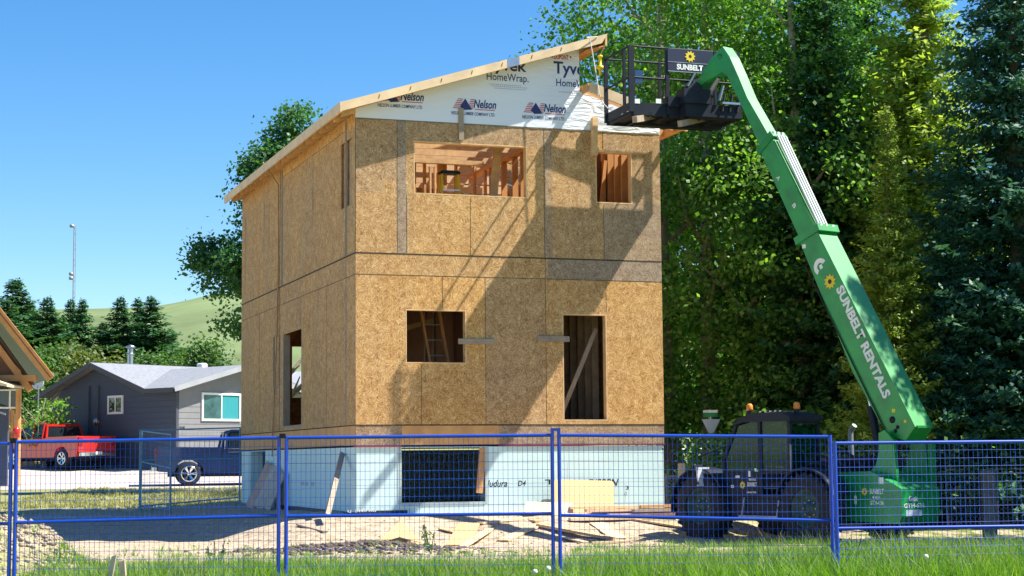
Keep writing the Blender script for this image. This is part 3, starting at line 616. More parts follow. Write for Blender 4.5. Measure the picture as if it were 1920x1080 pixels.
# hose tracks on the top of the middle section
a0 = Vector((bp(1452, 256, .17)[0], 0, bp(1452, 256, .17)[1])); b0 = Vector((bp(1531, 427, .17)[0], 0, bp(1531, 427, .17)[1])); d = (b0-a0).normalized(); up = Vector((-d.z, 0, d.x)); up = up if up.x < 0 or up.z > 0 else -up
for yy in (-.10, -.03, .04, .11):
    mb = MB(); mb.tube(a0+up*.03+Vector((0, yy, 0)), b0+up*.03+Vector((0, yy, 0)), .024, 8); mb.build('hose_pipe', M['pipe'], TH)
# holes and plate at the boom root
for px, py in ((1673, 787), (1679, 808), (1683, 801)):
    q = bp(px, py, .245); mb = MB(); mb.lathe([(0, .0), (.035 if px > 1675 else .06, 0), (.035 if px > 1675 else .06, .008), (0, .008)], (q[0], .24, q[1]), 'y', 14); mb.build('bolt', M['black'], TH)
q0 = Vector((bp(1716, 800, .24)[0], 0, bp(1716, 800, .24)[1])); mb = MB(); mb.box(q0.x-.02, q0.x+.03, -.2, .2, q0.z-.02, q0.z+.02); mb.build('end_plate', M['green_dark'], TH)
q = bp(1325, 103, .135); mb = MB(); mb.lathe([(0, 0), (.05, 0), (.05, .02), (0, .02)], (bp(1350, 106, .13)[0], .13, bp(1350, 106, .13)[1]), 'y', 16); mb.build('pin', M['green_dark'], TH)
# lettering down the side of the outer section
def alongframe(p0, p1, y, hpx):
    A = Vector((bp(*p0, y)[0], y, bp(*p0, y)[1])); B = Vector((bp(*p1, y)[0], y, bp(*p1, y)[1])); e = (B-A); L_ = e.length; e.normalize(); w = Vector((e.z, 0, -e.x)); w = w if w.x < 0 else -w
    return A, e, w, L_
A, e, w_, L_ = alongframe((1569, 541), (1659, 748), .247, 0)
w_ = -w_ if (w_.z < 0) else w_
text('SUNBELT RENTALS', 'lettering', 0, L_, -.0, .19, 0, M['white'], BO, .045, frame=lambda a, c: A+e*a+w_*(c-.03))
def gear(name, C, ex, ez, nrm, r, parent, m='yellow', dark='ink_black'):
    C, ex, ez, nrm = Vector(C), Vector(ex), Vector(ez), Vector(nrm); mb = MB(); n = 40; V = [C]
    for k in range(n): rr = r*(1 if (k % 4) in (0, 1) else .72); a = 2*math.pi*k/n; V.append(C+ex*rr*math.cos(a+(.12 if k % 4 == 0 else 0))+ez*rr*math.sin(a+(.12 if k % 4 == 0 else 0)))
    mb.add(V, [(0, k+1, (k+1) % n+1) for k in range(n)], 0)
    V = [C+nrm*.004]+[C+nrm*.004+ex*r*.3*math.cos(2*math.pi*k/16)+ez*r*.3*math.sin(2*math.pi*k/16) for k in range(16)]
    mb.add(V, [(0, k+1, (k+1) % 16+1) for k in range(16)], 1); return mb.build(name, [M[m], M[dark]], parent)
c = bp(1556, 528, .247); gear('emblem', (c[0], .247, c[1]), e, w_, (0, 1, 0), .14, BO)
# white curl decal above the sun emblem
mb = MB(); cc = bp(1538, 500, .247); C = Vector((cc[0], .247, cc[1]))
for k in range(11):
    a = R(100+k*19); a2 = R(100+(k+1)*19); r0, r1 = .07, .155
    pts = [C+e*(r*math.cos(t)) + w_*(r*math.sin(t)) for r, t in ((r0, a), (r1, a), (r1, a2), (r0, a2))]; mb.add(pts, [(0, 1, 2, 3)])
mb.add([C-e*.03-w_*.02, C+e*.05-w_*.02, C+e*.05+w_*.05, C-e*.03+w_*.05], [(0, 1, 2, 3)])
mb.build('emblem', M['white'], BO)
for ch, p0, y in (('A', (1457, 331), .176), ('B', (1487, 383), .176)):
    A2, e2, w2, _ = alongframe(p0, (p0[0]+5, p0[1]+10), y, 0); w2 = -w2 if w2.z < 0 else w2
    text(ch, 'lettering', 0, .085, 0, .08, 0, M['white'], BM, .03, frame=lambda a, c: A2+e2*a+w2*(c-.03))
for px, py, w_d in ((1500, 462, .06), (1668, 770, .05), (1690, 790, .04)):
    q = bp(px+6, py, .243); mb = MB(); mb.box(q[0]-w_d, q[0]+w_d*.4, .2405, .243, q[1]-w_d*.6, q[1]+w_d*.6); mb.build('decal', M['white'] if py < 500 else M['yellow'], TH)
mb = MB(); a, b = sec((1512, 500), (1660, 806), .245)
mb.tube(a+Vector((0, .262, 0)), b+Vector((0, .262, 0)), .012, 6); mb.build('hydraulic_hose', M['rubber'], TH)
# long grab pipe beside the text, lift cylinder
a, b = sec((1618, 702), (1634, 765), -.0); mb = MB(); mb.tube(a, b+(b-a)*.3, .035, 12); mb.build('cylinder_rod', M['chrome'], TH)
a, b = sec((1633, 762), (1650, 850), -.0); mb = MB(); mb.tube(a, b, .075, 14); mb.build('lift_cylinder', M['black'], TH)
a, b = sec((1348, 146), (1324, 184), -.0); mb = MB(); mb.tube(a, b, .045, 10); mb.build('tilt_cylinder', M['steel_grey'], TH)
# chassis
TWL = prof([(1651, 846), (1650, 812), (1661, 806), (1678, 826), (1684, 886), (1686, 940), (1600, 940), (1566, 905), (1566, 887), (1634, 885), (1645, 872)], .35)
for y in (.33, -.47):
    mb = MB(); xz(mb, TWL, y, y+.06); mb.build('boom_tower', GR, TH)
mb = MB(); xz(mb, [(-.35, .50), (-.28, .37), (.9, .40), (1.35, .75), (1.45, 1.0), (1.45, 1.22), (.3, 1.24), (-.22, 1.02), (-.35, .95)], -.38, .60); mb.build('counterweight', GR, TH)
mb = MB(); mb.box(-.2, -.1, -.49, -.42, .9, 1.75); mb.build('rear_post', GR, TH)
mb = MB(); mb.beam((.8, 0, .75), (4.35, 0, .75), .6, .35); mb.beam((3.9, 0, .9), (4.4, 0, .9), .8, .5); mb.build('frame', M['black'], TH)
mb = MB(); mb.bbox(.9, 3.3, -1.1, -.4, .65, 1.5, .08); mb.build('engine_cover', M['black'], TH)  # coloured black to carry the tree shade on this side
mb = MB(); mb.bbox(1.5, 3.35, .3, 1.02, .45, .8, .04); mb.build('fuel_tank', M['black'], TH)
mb = MB(); mb.box(1.95, 2.9, .75, 1.14, .42, .47); mb.beam((2.0, 1.1, .47), (2.0, 1.02, .8), .03, .03); mb.beam((2.85, 1.1, .47), (2.85, 1.02, .8), .03, .03); mb.build('step', M['steel_grey'], TH)
def wheel(x, y):
    r = .61; s = 1 if y > 0 else -1; mb = MB()
    mb.lathe([(.33, -.19), (.52, -.21), (.58, -.18), (.60, -.1), (.60, .1), (.58, .18), (.52, .21), (.33, .19)], (0, 0, 0), 'y', 40)
    for k in range(24):
        a = 2*math.pi*k/24
        for sd in (-1, 1):
            aa = a+(.13 if sd > 0 else 0)
            p = Vector((math.cos(aa)*.60, sd*.02, math.sin(aa)*.60)); q = Vector((math.cos(aa+.16)*.585, sd*.2, math.sin(aa+.16)*.585)); mb.beam(p, q, .05, .06, (math.cos(aa), 0, math.sin(aa)))
    t = mb.build('wheel', M['rubber'], TH, (x, y, r))
    mb = MB(); mb.lathe([(0, .1), (.08, .1), (.1, .06), (.2, .03), (.27, .05), (.31, .16), (.335, .17), (.335, -.17), (.0, -.17)] if s > 0 else [(0, -.1), (.08, -.1), (.1, -.06), (.2, -.03), (.27, -.05), (.31, -.16), (.335, -.17), (.335, .17), (0, .17)], (0, 0, 0), 'y', 28); mb.build('rim', M['steel_dark'], t)
    mb = MB()
    for k in range(8): a = k*math.pi/4; mb.tube((.14*math.cos(a), s*.03, .14*math.sin(a)), (.14*math.cos(a), s*.075, .14*math.sin(a)), .016, 6)
    mb.build('wheel_nut', M['steel_grey'], t)
for x in (1.27, 3.87):
    for y in (1.0, -1.0): wheel(x, y)
def fender(x, y0, y1, a0=-10, a1=150):
    mb = MB()
    for k in range(8):
        a = R(a0+(a1-a0)*k/8); b = R(a0+(a1-a0)*(k+1)/8); r0, r1 = .68, .71
        p = [(x+r*math.cos(t), z_, .61+r*math.sin(t)) for r, t, z_ in ((r0, a, y0), (r1, a, y0), (r1, b, y0), (r0, b, y0), (r0, a, y1), (r1, a, y1), (r1, b, y1), (r0, b, y1))]; mb.hexa(p)
    mb.build('fender', M['black'], TH)
fender(3.87, .78, 1.22); fender(1.27, .78, 1.2, 20, 160); fender(3.87, -1.22, -.78)
for i, (p_, q_, r_) in enumerate((((.9, .5, 1.1), (1.6, .75, 1.35), .03), ((.85, .42, 1.2), (1.7, .6, 1.5), .025), ((.7, .3, 1.28), (1.5, .2, 1.6), .03), ((.2, .05, 1.3), (.1, .02, 1.75), .03), ((.3, -.05, 1.3), (.05, -.1, 1.8), .025), ((3.35, .6, .9), (4.2, .3, 1.15), .03))):
    p_, q_ = Vector(p_), Vector(q_); m_ = (p_+q_)/2+Vector((0, .05, .12)); mb = MB(); mb.path([p_, p_.lerp(m_, .5)+Vector((0, 0, .05)), m_, q_.lerp(m_, .5)+Vector((0, 0, .04)), q_], r_, 7); mb.build('hydraulic_hose', M['rubber'], TH)
mb = MB(); mb.bbox(.95, 1.55, .35, .62, .85, 1.15, .03); mb.build('tool_box', M['black'], TH)
mb = MB(); mb.tube((1.9, -.75, 1.5), (1.9, -.75, 1.95), .05, 10); mb.tube((1.9, -.75, 1.95), (1.8, -.75, 2.05), .05, 10); mb.build('exhaust', M['steel_grey'], TH)
mb = MB(); mb.tube((1.68, 1.06, 1.0), (1.68, 1.06, 1.7), .018, 6); mb.tube((1.68, 1.06, 1.7), (1.75, 1.0, 1.72), .018, 6); mb.build('grab_handle', M['steel_grey'], TH)
# cab: frame of posts, roof, glass, door with its decals
CB = MB(); yl, yr = 1.04, .28
pr = [(3.32, .8), (3.36, 1.45), (3.02, 2.08), (2.75, 2.2), (1.82, 2.22), (1.74, 2.1), (1.74, .8)]
for y in (yl-.03, yr+.03):
    for a, b in zip(pr, pr[1:]+pr[:1]): CB.beam((a[0], y, a[1]), (b[0], y, b[1]), .06, .06, (0, 1, 0))
for a in (pr[1], pr[2], pr[5], pr[0], pr[6]): CB.beam((a[0], yl, a[1]), (a[0], yr, a[1]), .06, .06)
CB.beam((2.45, yl-.03, .8), (2.45, yl-.03, 2.18), .06, .07, (0, 1, 0)); CB.beam((3.34, yl-.03, 1.22), (1.74, yl-.03, 1.22), .05, .05, (0, 1, 0))
CAB = CB.build('cab', M['black'], TH)
mb = MB(); mb.prism([(3.08, 2.06), (2.9, 2.2), (2.6, 2.27), (1.9, 2.28), (1.68, 2.2), (1.68, 2.12), (2.8, 2.12)], 'y', yr-.04, yl+.04); mb.build('cab_roof', M['black'], TH)
mb = MB()
for k in range(5): mb.box(1.95+k*.12, 2.0+k*.12, yr+.05, yl-.05, 2.29, 2.31)
mb.box(1.95, 2.5, .4, .43, 2.27, 2.29); mb.box(1.95, 2.5, .8, .83, 2.27, 2.29); mb.build('roof_guard', M['steel'], TH)
mb = MB(); xz(mb, [(3.28, 1.25), (3.3, 1.45), (3.0, 2.05), (2.5, 2.15), (2.5, 1.25)], yl-.035, yl-.025); mb.build('window', M['glass_green'], CAB)
mb = MB(); xz(mb, [(2.4, 1.25), (2.4, 2.15), (1.78, 2.12), (1.78, 1.25)], yl-.035, yl-.025); mb.build('window', M['glass_green'], CAB)
mb = MB(); mb.hexa([(1.745, yr+.06, 1.2), (1.755, yr+.06, 1.2), (1.755, yl-.06, 1.2), (1.745, yl-.06, 1.2), (1.745, yr+.06, 2.05), (1.755, yr+.06, 2.05), (1.755, yl-.06, 2.05), (1.745, yl-.06, 2.05)]); mb.build('window', M['glass_green'], CAB)
mb = MB(); mb.hexa([(3.34, yr+.06, 1.45), (3.35, yr+.06, 1.45), (3.35, yl-.06, 1.45), (3.34, yl-.06, 1.45), (3.04, yr+.06, 2.03), (3.05, yr+.06, 2.03), (3.05, yl-.06, 2.03), (3.04, yl-.06, 2.03)]); mb.build('windshield', M['glass_green'], CAB)
mb = MB(); xz(mb, [(3.3, .8), (3.32, 1.2), (2.5, 1.2), (2.5, .8)], yl-.02, yl+.0); mb.build('door', M['black'], CAB)
mb = MB(); mb.bbox(2.0, 2.45, .45, .9, .95, 1.08, .04); mb.bbox(1.9, 2.05, .45, .9, .95, 1.6, .04); mb.build('seat', M['rubber'], CAB)
mb = MB(); mb.tube((2.9, .66, 1.0), (2.75, .66, 1.3), .025, 8); mb.lathe([(.16, 0), (.18, .01), (.16, .02), (.15, .01), (.16, 0)], (2.75, .66, 1.3), 'z', 16); mb.build('steering_wheel', M['rubber'], CAB)
yd = yl+.004
gear('emblem', (2.78+.1, yd, 1.0), (-1, 0, 0), (0, 0, 1), (0, 1, 0), .07, TH)
fr = lambda a, c: (-a, yd, c)
def sidetext(body, x0, x1, z0, z1, m='white', y=yd, b=.03, par=TH): text(body, 'lettering', -x0, -x1, z0, z1, 0, M[m], par, b, frame=lambda a, c: (-a, y, c))
sidetext('SUNBELT', 2.76, 2.53, .98, 1.05); sidetext('RENTALS', 2.72, 2.55, 1.08, 1.12); sidetext('800-667-9328', 2.78, 2.55, .86, .89)
for x, z, w_2, h_2 in ((2.68, 1.15, .05, .1), (2.95, 1.13, .1, .04), (3.1, .95, .07, .05)):
    mb = MB(); mb.box(x, x+w_2, yd-.002, yd, z, z+h_2); mb.build('decal', M['white'], TH)
# yellow-lensed beacons, mirrors, work lights
for x, y in ((2.95, .75), (1.85, .7)):
    mb = MB(); mb.tube((x, y, 2.2), (x, y, 2.33), .05, 12); b_ = mb.build('beacon', M['black'], TH)
    mb = MB(); mb.lathe([(0, 0), (.055, 0), (.06, .03), (.055, .1), (.03, .125), (0, .13)], (x, y, 2.33), 'z', 14); mb.build('lens', M['orange_lens'], b_)
mb = MB(); mb.tube((3.3, 1.0, 1.7), (3.75, 1.3, 1.5), .018, 6); mb.beam((3.76, 1.2, 1.02), (3.84, 1.24, 1.36), .30, .05, (1, .2, 0)); MR = mb.build('mirror', M['black'], TH)
mb = MB(); mb.hexa([(3.70, 1.10, .98), (3.715, 1.10, .98), (3.735, 1.34, .98), (3.72, 1.34, .98), (3.70, 1.06, 1.32), (3.715, 1.06, 1.32), (3.735, 1.36, 1.32), (3.72, 1.36, 1.32)]); mb.build('mirror_glass', mat('mirror_face', (.62, .64, .66), .35, .1), MR)  # pale reflection put into the face colour
for x, y in ((4.3, .62), (4.3, -.62)):
    mb = MB(); mb.lathe([(0, .0), (.09, 0), (.09, -.12), (.04, -.16), (0, -.16)], (x, y, 1.2), 'x', 14); mb.build('headlight', M['steel_grey'], TH)
mb = MB(); mb.box(3.95, 4.1, 1.0, 1.03, .75, .85); mb.build('decal', M['white'], TH)
mb = MB(); mb.box(1.9, 2.2, .76, .79, .9, .98); mb.build('tail_light', M['red'], TH)
# decals on the counterweight, left side and rear
sidetext('SUNBELT', .33, .02, .86, .95, y=.604); gear('emblem', (.44, .604, .9), (-1, 0, 0), (0, 0, 1), (0, 1, 0), .07, TH)
sidetext('GTH-636', .33, .03, .68, .75, y=.604); sidetext('4X4', .28, .1, .78, .83, y=.604)
mb = MB(); mb.box(.02, .13, .602, .605, 1.03, 1.14); mb.box(.62, .67, .602, .605, .68, .83); mb.build('decal', M['white'], TH)
def reartext(body, y0, y1, z0, z1): text(body, 'lettering', -y0, -y1, z0, z1, 0, M['white'], TH, .03, frame=lambda a, c: (-.354, -a, c))
reartext('Genie', .42, .18, .74, .83); reartext('GTH-636', .55, .02, .63, .71)
mb = MB(); mb.box(-.354, -.352, .1, .5, .5, .6); mb.build('decal', M['ink_grey'], TH)
mb = MB(); mb.box(-.36, -.35, .3, .5, .42, .45); mb.build('slot', M['black'], TH)

# ---- work platform, built square to the house front
PN0, PN1 = .50, 1.72
ua = fac(1182, 218, PN1)[0]; za = fac(1182, 214, PN1)[1]; zr = fac(1182, 86, PN1)[1]; ub = ua+2.32; um = fac(1251, 150, PN1)[0]; uc = fac(1336, 150, PN1)[0]
def pw(u, n, z): return tl(Vector((F0.x, F0.y, 0))+UU*u+NN*n+Vector((0, 0, z)))
class PB(MB):
    def bx(s, u0, u1, n0, n1, z0, z1, m=0): return s.hexa([pw(u0, n1, z0), pw(u1, n1, z0), pw(u1, n0, z0), pw(u0, n0, z0), pw(u0, n1, z1), pw(u1, n1, z1), pw(u1, n0, z1), pw(u0, n0, z1)], m)
    def tb(s, a, b, r, n=8): return s.tube(pw(*a), pw(*b), r, n)
mb = PB(); mb.bx(ua, ub, PN0+.02, PN1-.02, za+.05, za+.075)
for k in range(7): u_ = ua+.05+k*(ub-ua-.1)/6; mb.bx(u_-.03, u_+.03, PN0, PN1, za-.0, za+.05)
mb.bx(ua, ub, PN0, PN0+.05, za, za+.09); mb.bx(ua, ub, PN1-.05, PN1, za, za+.09); mb.bx(ua+.4, ub, PN0+.4, PN0+.5, za-.06, za-.0)
PF = mb.build('platform_floor', M['black'], TH)
mb = PB()
mb.bx(ua, ub, PN1-.012, PN1, za+.09, za+.24); mb.bx(ua, ub, PN0, PN0+.012, za+.09, za+.24); mb.bx(ua, ua+.012, PN0, PN1, za+.09, za+.24); mb.bx(ub-.012, ub, PN0, PN1, za+.09, za+.24); mb.build('toe_board', M['black'], TH)
mb = PB(); r = .021
for zz in (zr, (za+.08+zr)/2+.02):
    mb.tb((ua, PN1, zz), (ub, PN1, zz), r); mb.tb((ua, PN0, zz), (ua, PN1, zz), r); mb.tb((ub, PN0, zz), (ub, PN1, zz), r)
mb.tb((ua, PN0, zr), (ub, PN0, zr), r)
RA = mb.build('guard_rail', M['black'], TH)
for (u_, n_, w_3) in ((ua+.03, PN1, .11), (ua, PN0, .07), (um, PN1, .07), (uc+.05, PN1, .05), (ub, PN1, .06), (ub, PN0, .05), ((ua+ub)/2, PN0, .05), (ua+.03, PN1-.35, .05)):
    mb = PB(); mb.bx(u_-w_3/2, u_+w_3/2, n_-.03, n_+.03, za+.05, zr+.01); mb.build('rail_post', M['black'], TH)
# sign board with the firm's name
zs0 = fac(1290, 137, PN1)[1]; mb = PB(); mb.bx(um, uc, PN1+.03, PN1+.045, zs0, zr-.01); SG = mb.build('sign_board', mat('sign_navy', (.012, .018, .05), .5, .1), TH)
cg = fac(1294, 106, PN1+.05); gear('emblem', pw(cg[0], PN1+.052, cg[1]), pw(1, 0, 0)-pw(0, 0, 0), (0, 0, 1), pw(0, .01, 0)-pw(0, 0, 0), .115, SG)
a0 = fac(1269, 125, PN1+.05); a1 = fac(1318, 125, PN1+.05); text('SUNBELT', 'lettering', a0[0], a1[0], a0[1]-.055, a0[1]+.06, 0, M['white'], SG, .05, frame=lambda a, c: pw(a, PN1+.05, c))
mb = PB(); mb.bx(um+.0, uc, PN1+.046, PN1+.05, a0[1]+.085, a0[1]+.097); mb.bx(um, uc, PN1+.046, PN1+.05, a0[1]-.10, a0[1]-.085); mb.build('trim', M['steel_grey'], SG)
# fittings on the platform
c0 = fac(1195, 142, PN1-.1); mb = PB(); mb.bx(c0[0]-.07, c0[0]+.09, PN1-.2, PN1-.05, c0[1]-.15, c0[1]+.1); mb.build('control_box', mat('control_blue', (.02, .07, .18), .4, .1), TH)
for px in (1195, 1235): q = fac(px, 189, PN1+.01); mb = PB(); mb.bx(q[0]-.055, q[0]+.055, PN1+.002, PN1+.006, q[1]-.05, q[1]+.04); mb.build('decal', M['white'], TH)
mb = PB(); q = fac(1260, 190, PN1); mb.bx(q[0]-.12, q[0]+.12, PN1-.15, PN1+.1, q[1]-.12, q[1]+.08); mb.build('tool_box', M['black'], TH)
jh = bp(1303, 165, 0); JH = Vector((jh[0], 0, jh[1]))
pc = pw((um+uc)/2+.35, PN1-.1, za+.15)
mb = PB(); mb.bx(um+.25, ub-.1, PN1-.02, PN1+.28, za-.02, za+.22); mb.bx(um+.2, um+.75, PN1-.02, PN1+.35, za+.22, za+.5); mb.build('platform_mount', M['black'], TH)
mb = MB(); mb.beam(JH+Vector((.0, 0, .05)), pw(um+.45, PN1+.2, za+.3), .3, .34); mb.build('rotator', M['black'], TH)
mb = MB(); mb.path([pw(um+.3, PN1+.3, za+.55), pw(um+.42, PN1+.38, za+.8), JH+Vector((-.1, .16, .1))], .025, 8); mb.build('hose', M['steel'], TH)
mb = PB()
for k in range(3): u_ = uc+.05+k*.16; mb.tb((u_, PN1+.3, za+.1), (u_+.06, PN1+.3, za+.45), .025)
mb.build('hydraulic_hose', M['rubber'], TH)
mb = PB(); mb.bx(uc+.05, uc+.42, PN1+.29, PN1+.34, za+.24, za+.28); mb.tb((uc-.02, PN1+.32, za+.3), (uc+.07, PN1+.32, za+.6), .03); mb.build('bracket', M['steel'], TH)
# timbers carried under the platform
for (x0, y0, x1, y1, nA, nB, lab) in ((1190, 224, 1250, 213, 1.95, .6, 'brown timber outrigger under the left half of the lift platform'), (1275, 232, 1345, 216, 2.0, .7, 'brown timber outrigger under the right half of the lift platform')):
    a = fac(x0, y0, nA); b = fac(x1, y1, nB); W_ = lambda u, n, z: Vector((F0.x, F0.y, 0))+UU*u+NN*n+Vector((0, 0, z))
    mb = MB(); mb.beam(W_(a[0], nA, a[1]), W_(b[0], nB, b[1]), .1, .12); tag(mb.build('timber', M['lumber_grey'], None), lab, 'timber', 'timbers under the lift platform')

# ================================================================ blue temporary fence panels in front
def fence_panel(px0, px1, Y0, Y1, yt0, yt1, ym0, ym1, label, m='blue', wm='wire', r=.019, wr=.0027, bot=None, name='temporary_fence', grp='blue temporary fence panels along the front', wires=True, dv=.052):
    A = at(px0, yt0, Y0); B = at(px1, yt1, Y1); Am = at(px0, ym0, Y0); Bm = at(px1, ym1, Y1)
    zb0 = G(A.x, Y0)-.02 if bot is None else bot; zb1 = G(B.x, Y1)-.02 if bot is None else bot
    base = Vector((A.x, A.y, zb0)); E_ = empty(name, base, 0, label, 'fence panel', grp); f = lambda p: Vector(p)-base
    A0, B0 = Vector((A.x, A.y, zb0)), Vector((B.x, B.y, zb1))
    for p, q in ((A0, A), (B0, B)): mb = MB(); mb.tube(f(p), f(q)+Vector((0, 0, r)), r*1.1, 10); mb.build('post', M[m], E_)
    ga, gb = A0+Vector((0, 0, .12)), B0+Vector((0, 0, .12))
    for p, q in ((A, B), (Am, Bm), (ga, gb)): mb = MB(); mb.tube(f(p), f(q), r*.95, 8); mb.build('rail', M[m], E_)
    L = (B-A).length; nv = int(L/dv); mb = MB()
    V = []; Fc = []
    def wire(p, q, w):
        d = (q-p).normalized(); x = Vector((0, 0, 1)) if abs(d.z) < .5 else Vector((1, 0, 0)); x = (x-d*x.dot(d)).normalized(); y = d.cross(x); o = len(V)
        for e in (p, q):
            for k in range(4): a = k*math.pi/2+.78; V.append(e+x*w*math.cos(a)+y*w*math.sin(a))
        for k in range(4): Fc.append((o+k, o+(k+1) % 4, o+4+(k+1) % 4, o+4+k))
    for k in range(1, nv): t = k/nv; wire(f(ga.lerp(gb, t)), f(A.lerp(B, t)), wr*(1+.12*math.sin(k*1.7)))
    for k in range(1, 17):
        t = k/17; p, q = ga.lerp(A, t), gb.lerp(B, t); off = Vector((0, -.003, 0)); wire(f(p)+off, f(q)+off, wr)
    raw('wire_mesh', [tuple(v) for v in V], Fc, M[wm], E_); return E_
FY = 18.87
fence_panel(-480, 21, FY+.1, FY, 826, 832, 984, 982, 'blue mesh fence panel cut off by the left edge of the picture')
fence_panel(31, 523, FY, FY, 829, 821, 980, 967, 'blue mesh fence panel in front of the red pickup and the grey bungalow')
fence_panel(537, 1035, FY, FY, 821, 816, 968, 963, 'blue mesh fence panel in front of the house front and the basement opening')
fence_panel(1048, 1556, FY, FY, 816, 819, 966, 976, 'blue mesh fence panel in front of the telehandler cab')
fence_panel(1565, 2110, FY-.25, FY+.3, 831, 826, 991, 984, 'blue mesh fence panel at the right edge in front of the green counterweight')
def coupler(px, py0, py1, label, w=5.5, m='black'):
    a = at(px-w, py0, FY); b = at(px+w, py0, FY); c = at(px, py1, FY); E_ = MB()
    if m == 'black': E_.box(a.x, b.x, FY-.03, FY+.03, c.z, a.z)
    else: E_.box(a.x-.02, a.x+.016, FY-.02, FY+.02, c.z, a.z); E_.box(b.x-.016, b.x+.02, FY-.02, FY+.02, c.z, a.z); E_.box(a.x-.02, b.x+.02, FY-.02, FY+.02, a.z-.001, a.z+.03)
    tag(E_.build('coupler', M[m], None), label, 'coupler', 'couplers joining the fence panels')
coupler(530, 813, 822, 'dark coupler cap joining the two fence posts at the house corner')
coupler(1041.5, 808, 822, 'tall blue coupler loop over the double post before the orange plywood', m='blue')
coupler(26, 822, 831, 'dark coupler cap on the double fence post near the left edge')

# ================================================================ left background: bungalow, timber lodge, trucks, mast
w0 = at(95, 860, 79.0); e1a = math.atan2(-.643, .766)
gzb = 1.15
BH = empty('bungalow', (w0.x, w0.y, gzb), e1a, 'grey sided bungalow with pale shingle roof and white framed windows', 'house')
ew, ed = 2.75, 1.45   # eave height above base, gable rise   (local x along the gable wall, y back along the ridge)
# local helper: intersect a pixel with the wall plane y=0
E1 = Vector((.766, -.643, 0)); E2 = Vector((.643, .766, 0)); W0 = Vector((w0.x, w0.y, gzb))
def g1(px, py, d=0): q = onplane(px, py, W0+E2*d, E2)-W0; return q.dot(E1), q.z
SX = g1(330, 800)[0]; ap = g1(168, 683, -.55); ex0 = g1(66, 744, -.55); ex1 = g1(268, 730, -.55); ez = g1(300, 731, -.55)[1]
def g2(px, py): q = onplane(px, py, W0+E1*SX, E1)-W0; return q.dot(E2), q.z
apz = ap[1]; ax = ap[0]
mb = MB(); wl = ax-(ex1[0]-ax)
mb.prism([(0, 0), (SX, 0), (SX, ez-.1), (ex1[0]-.6, ez-.1), (ax, apz-.12), (0, apz-.12-(ax)*(apz-ez)/(ex1[0]-ax))], 'y', 0, .15)
for k in range(1, 14): mb.box(0, SX, -.012, 0, k*.24-.01, k*.24)
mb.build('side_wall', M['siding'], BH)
mb = MB(); mb.box(SX-.15, SX-.0, .15, 11, 0, ez); 
for k in range(1, 12): mb.box(SX, SX+.012, .0, 11, k*.24-.01, k*.24)
gp = g2(450, 688); gy, gzr = gp
mb.prism([(0.0, ez-.02), (2*gy, ez-.02), (gy, gzr-.1)], 'x', SX-.14, SX-.001)
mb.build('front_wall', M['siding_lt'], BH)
# roof: main gable (ridge along y), wing gable (ridge along x), with fascia
rb = -.55; RL = 14
mb = MB(); t = .08; xl = ex0[0]; xr = 2*ax-xl; zl_ = apz-(ax-xl)*(apz-ez)/(ex1[0]-ax)
mb.prism([(xl, zl_), (ax, apz), (ax, apz+t), (xl, zl_+t)], 'y', rb, RL); 
mb.prism([(ax, apz), (ex1[0], ez), (ex1[0], ez+t), (ax, apz+t)], 'y', rb, RL)
xv = ex1[0]-(gzr-ez)*(ex1[0]-ax)/(apz-ez)
for q_ in ([(ex1[0]-.02, rb, ez), (SX+.55, rb, ez), (SX+.55, gy, gzr), (xv, gy, gzr)], [(xv, gy, gzr), (SX+.55, gy, gzr), (SX+.55, 2*gy-rb, ez), (ex1[0]-.02, 2*gy-rb, ez)]): mb.hexa(q_+[(a_, b_, c_+t) for a_, b_, c_ in q_])
RF = mb.build('roof', M['shingle'], BH)
mb = MB(); mb.beam((xl, rb-.01, zl_-.02), (ax, rb-.01, apz-.02), .04, .2, (0, 0, 1)); mb.beam((ax, rb-.01, apz-.02), (ex1[0]+.1, rb-.01, ez-.02), .04, .2, (0, 0, 1)); mb.box(ex1[0]-.1, SX+.5, rb-.04, rb, ez-.12, ez+.06); mb.build('fascia', M['fascia_dark'], BH)
mb = MB(); mb.beam((SX+.56, rb, ez), (SX+.56, gy, gzr), .04, .2, (0, 0, 1)); mb.beam((SX+.56, gy, gzr), (SX+.56, 2*gy, ez), .04, .2, (0, 0, 1)); mb.build('fascia', M['fascia_grey'], BH)
mb = MB(); mb.box(SX-.02, SX+.05, -.03, .04, 0, ez-.1); mb.build('downpipe', M['fascia_dark'], BH)
for px in (168.5, 186): q = g1(px, 735); mb = MB(); mb.tube((q[0], -.05, .1 if px < 170 else 1.2), (q[0], -.05, apz-.9), .03, 6); mb.build('conduit', M['fascia_dark'], BH)
q = g1(181, 790); mb = MB(); mb.lathe([(0, -.1), (.15, -.08), (.17, 0)], (q[0], 0, q[1]), 'y', 14); mb.build('electric_meter', M['steel'], BH)
def win(a0, c0, a1, c1, plane, panes, glassm, parent=BH):
    t = .09; mb = MB(); fr_ = []
    def bx(m_, x0, x1, z0, z1, d0, d1): (m_.box(x0, x1, -d1, -d0, z0, z1) if plane == 'y' else m_.box(SX+d0, SX+d1, x0, x1, z0, z1))
    bx(mb, a0, a0+t, c0, c1, 0, .06); bx(mb, a1-t, a1, c0, c1, 0, .06); bx(mb, a0+t, a1-t, c0, c0+t, 0, .06); bx(mb, a0+t, a1-t, c1-t, c1, 0, .06)
    mid = (a0+a1)/2; bx(mb, mid-.03, mid+.03, c0+t, c1-t, 0, .05); fo = mb.build('window', M['white'], parent)
    for i, (x0, x1) in enumerate(((a0+t, mid-.03), (mid+.03, a1-t))): m2 = MB(); bx(m2, x0, x1, c0+t, c1-t, .0, .02); m2.build('pane', glassm[i], fo)
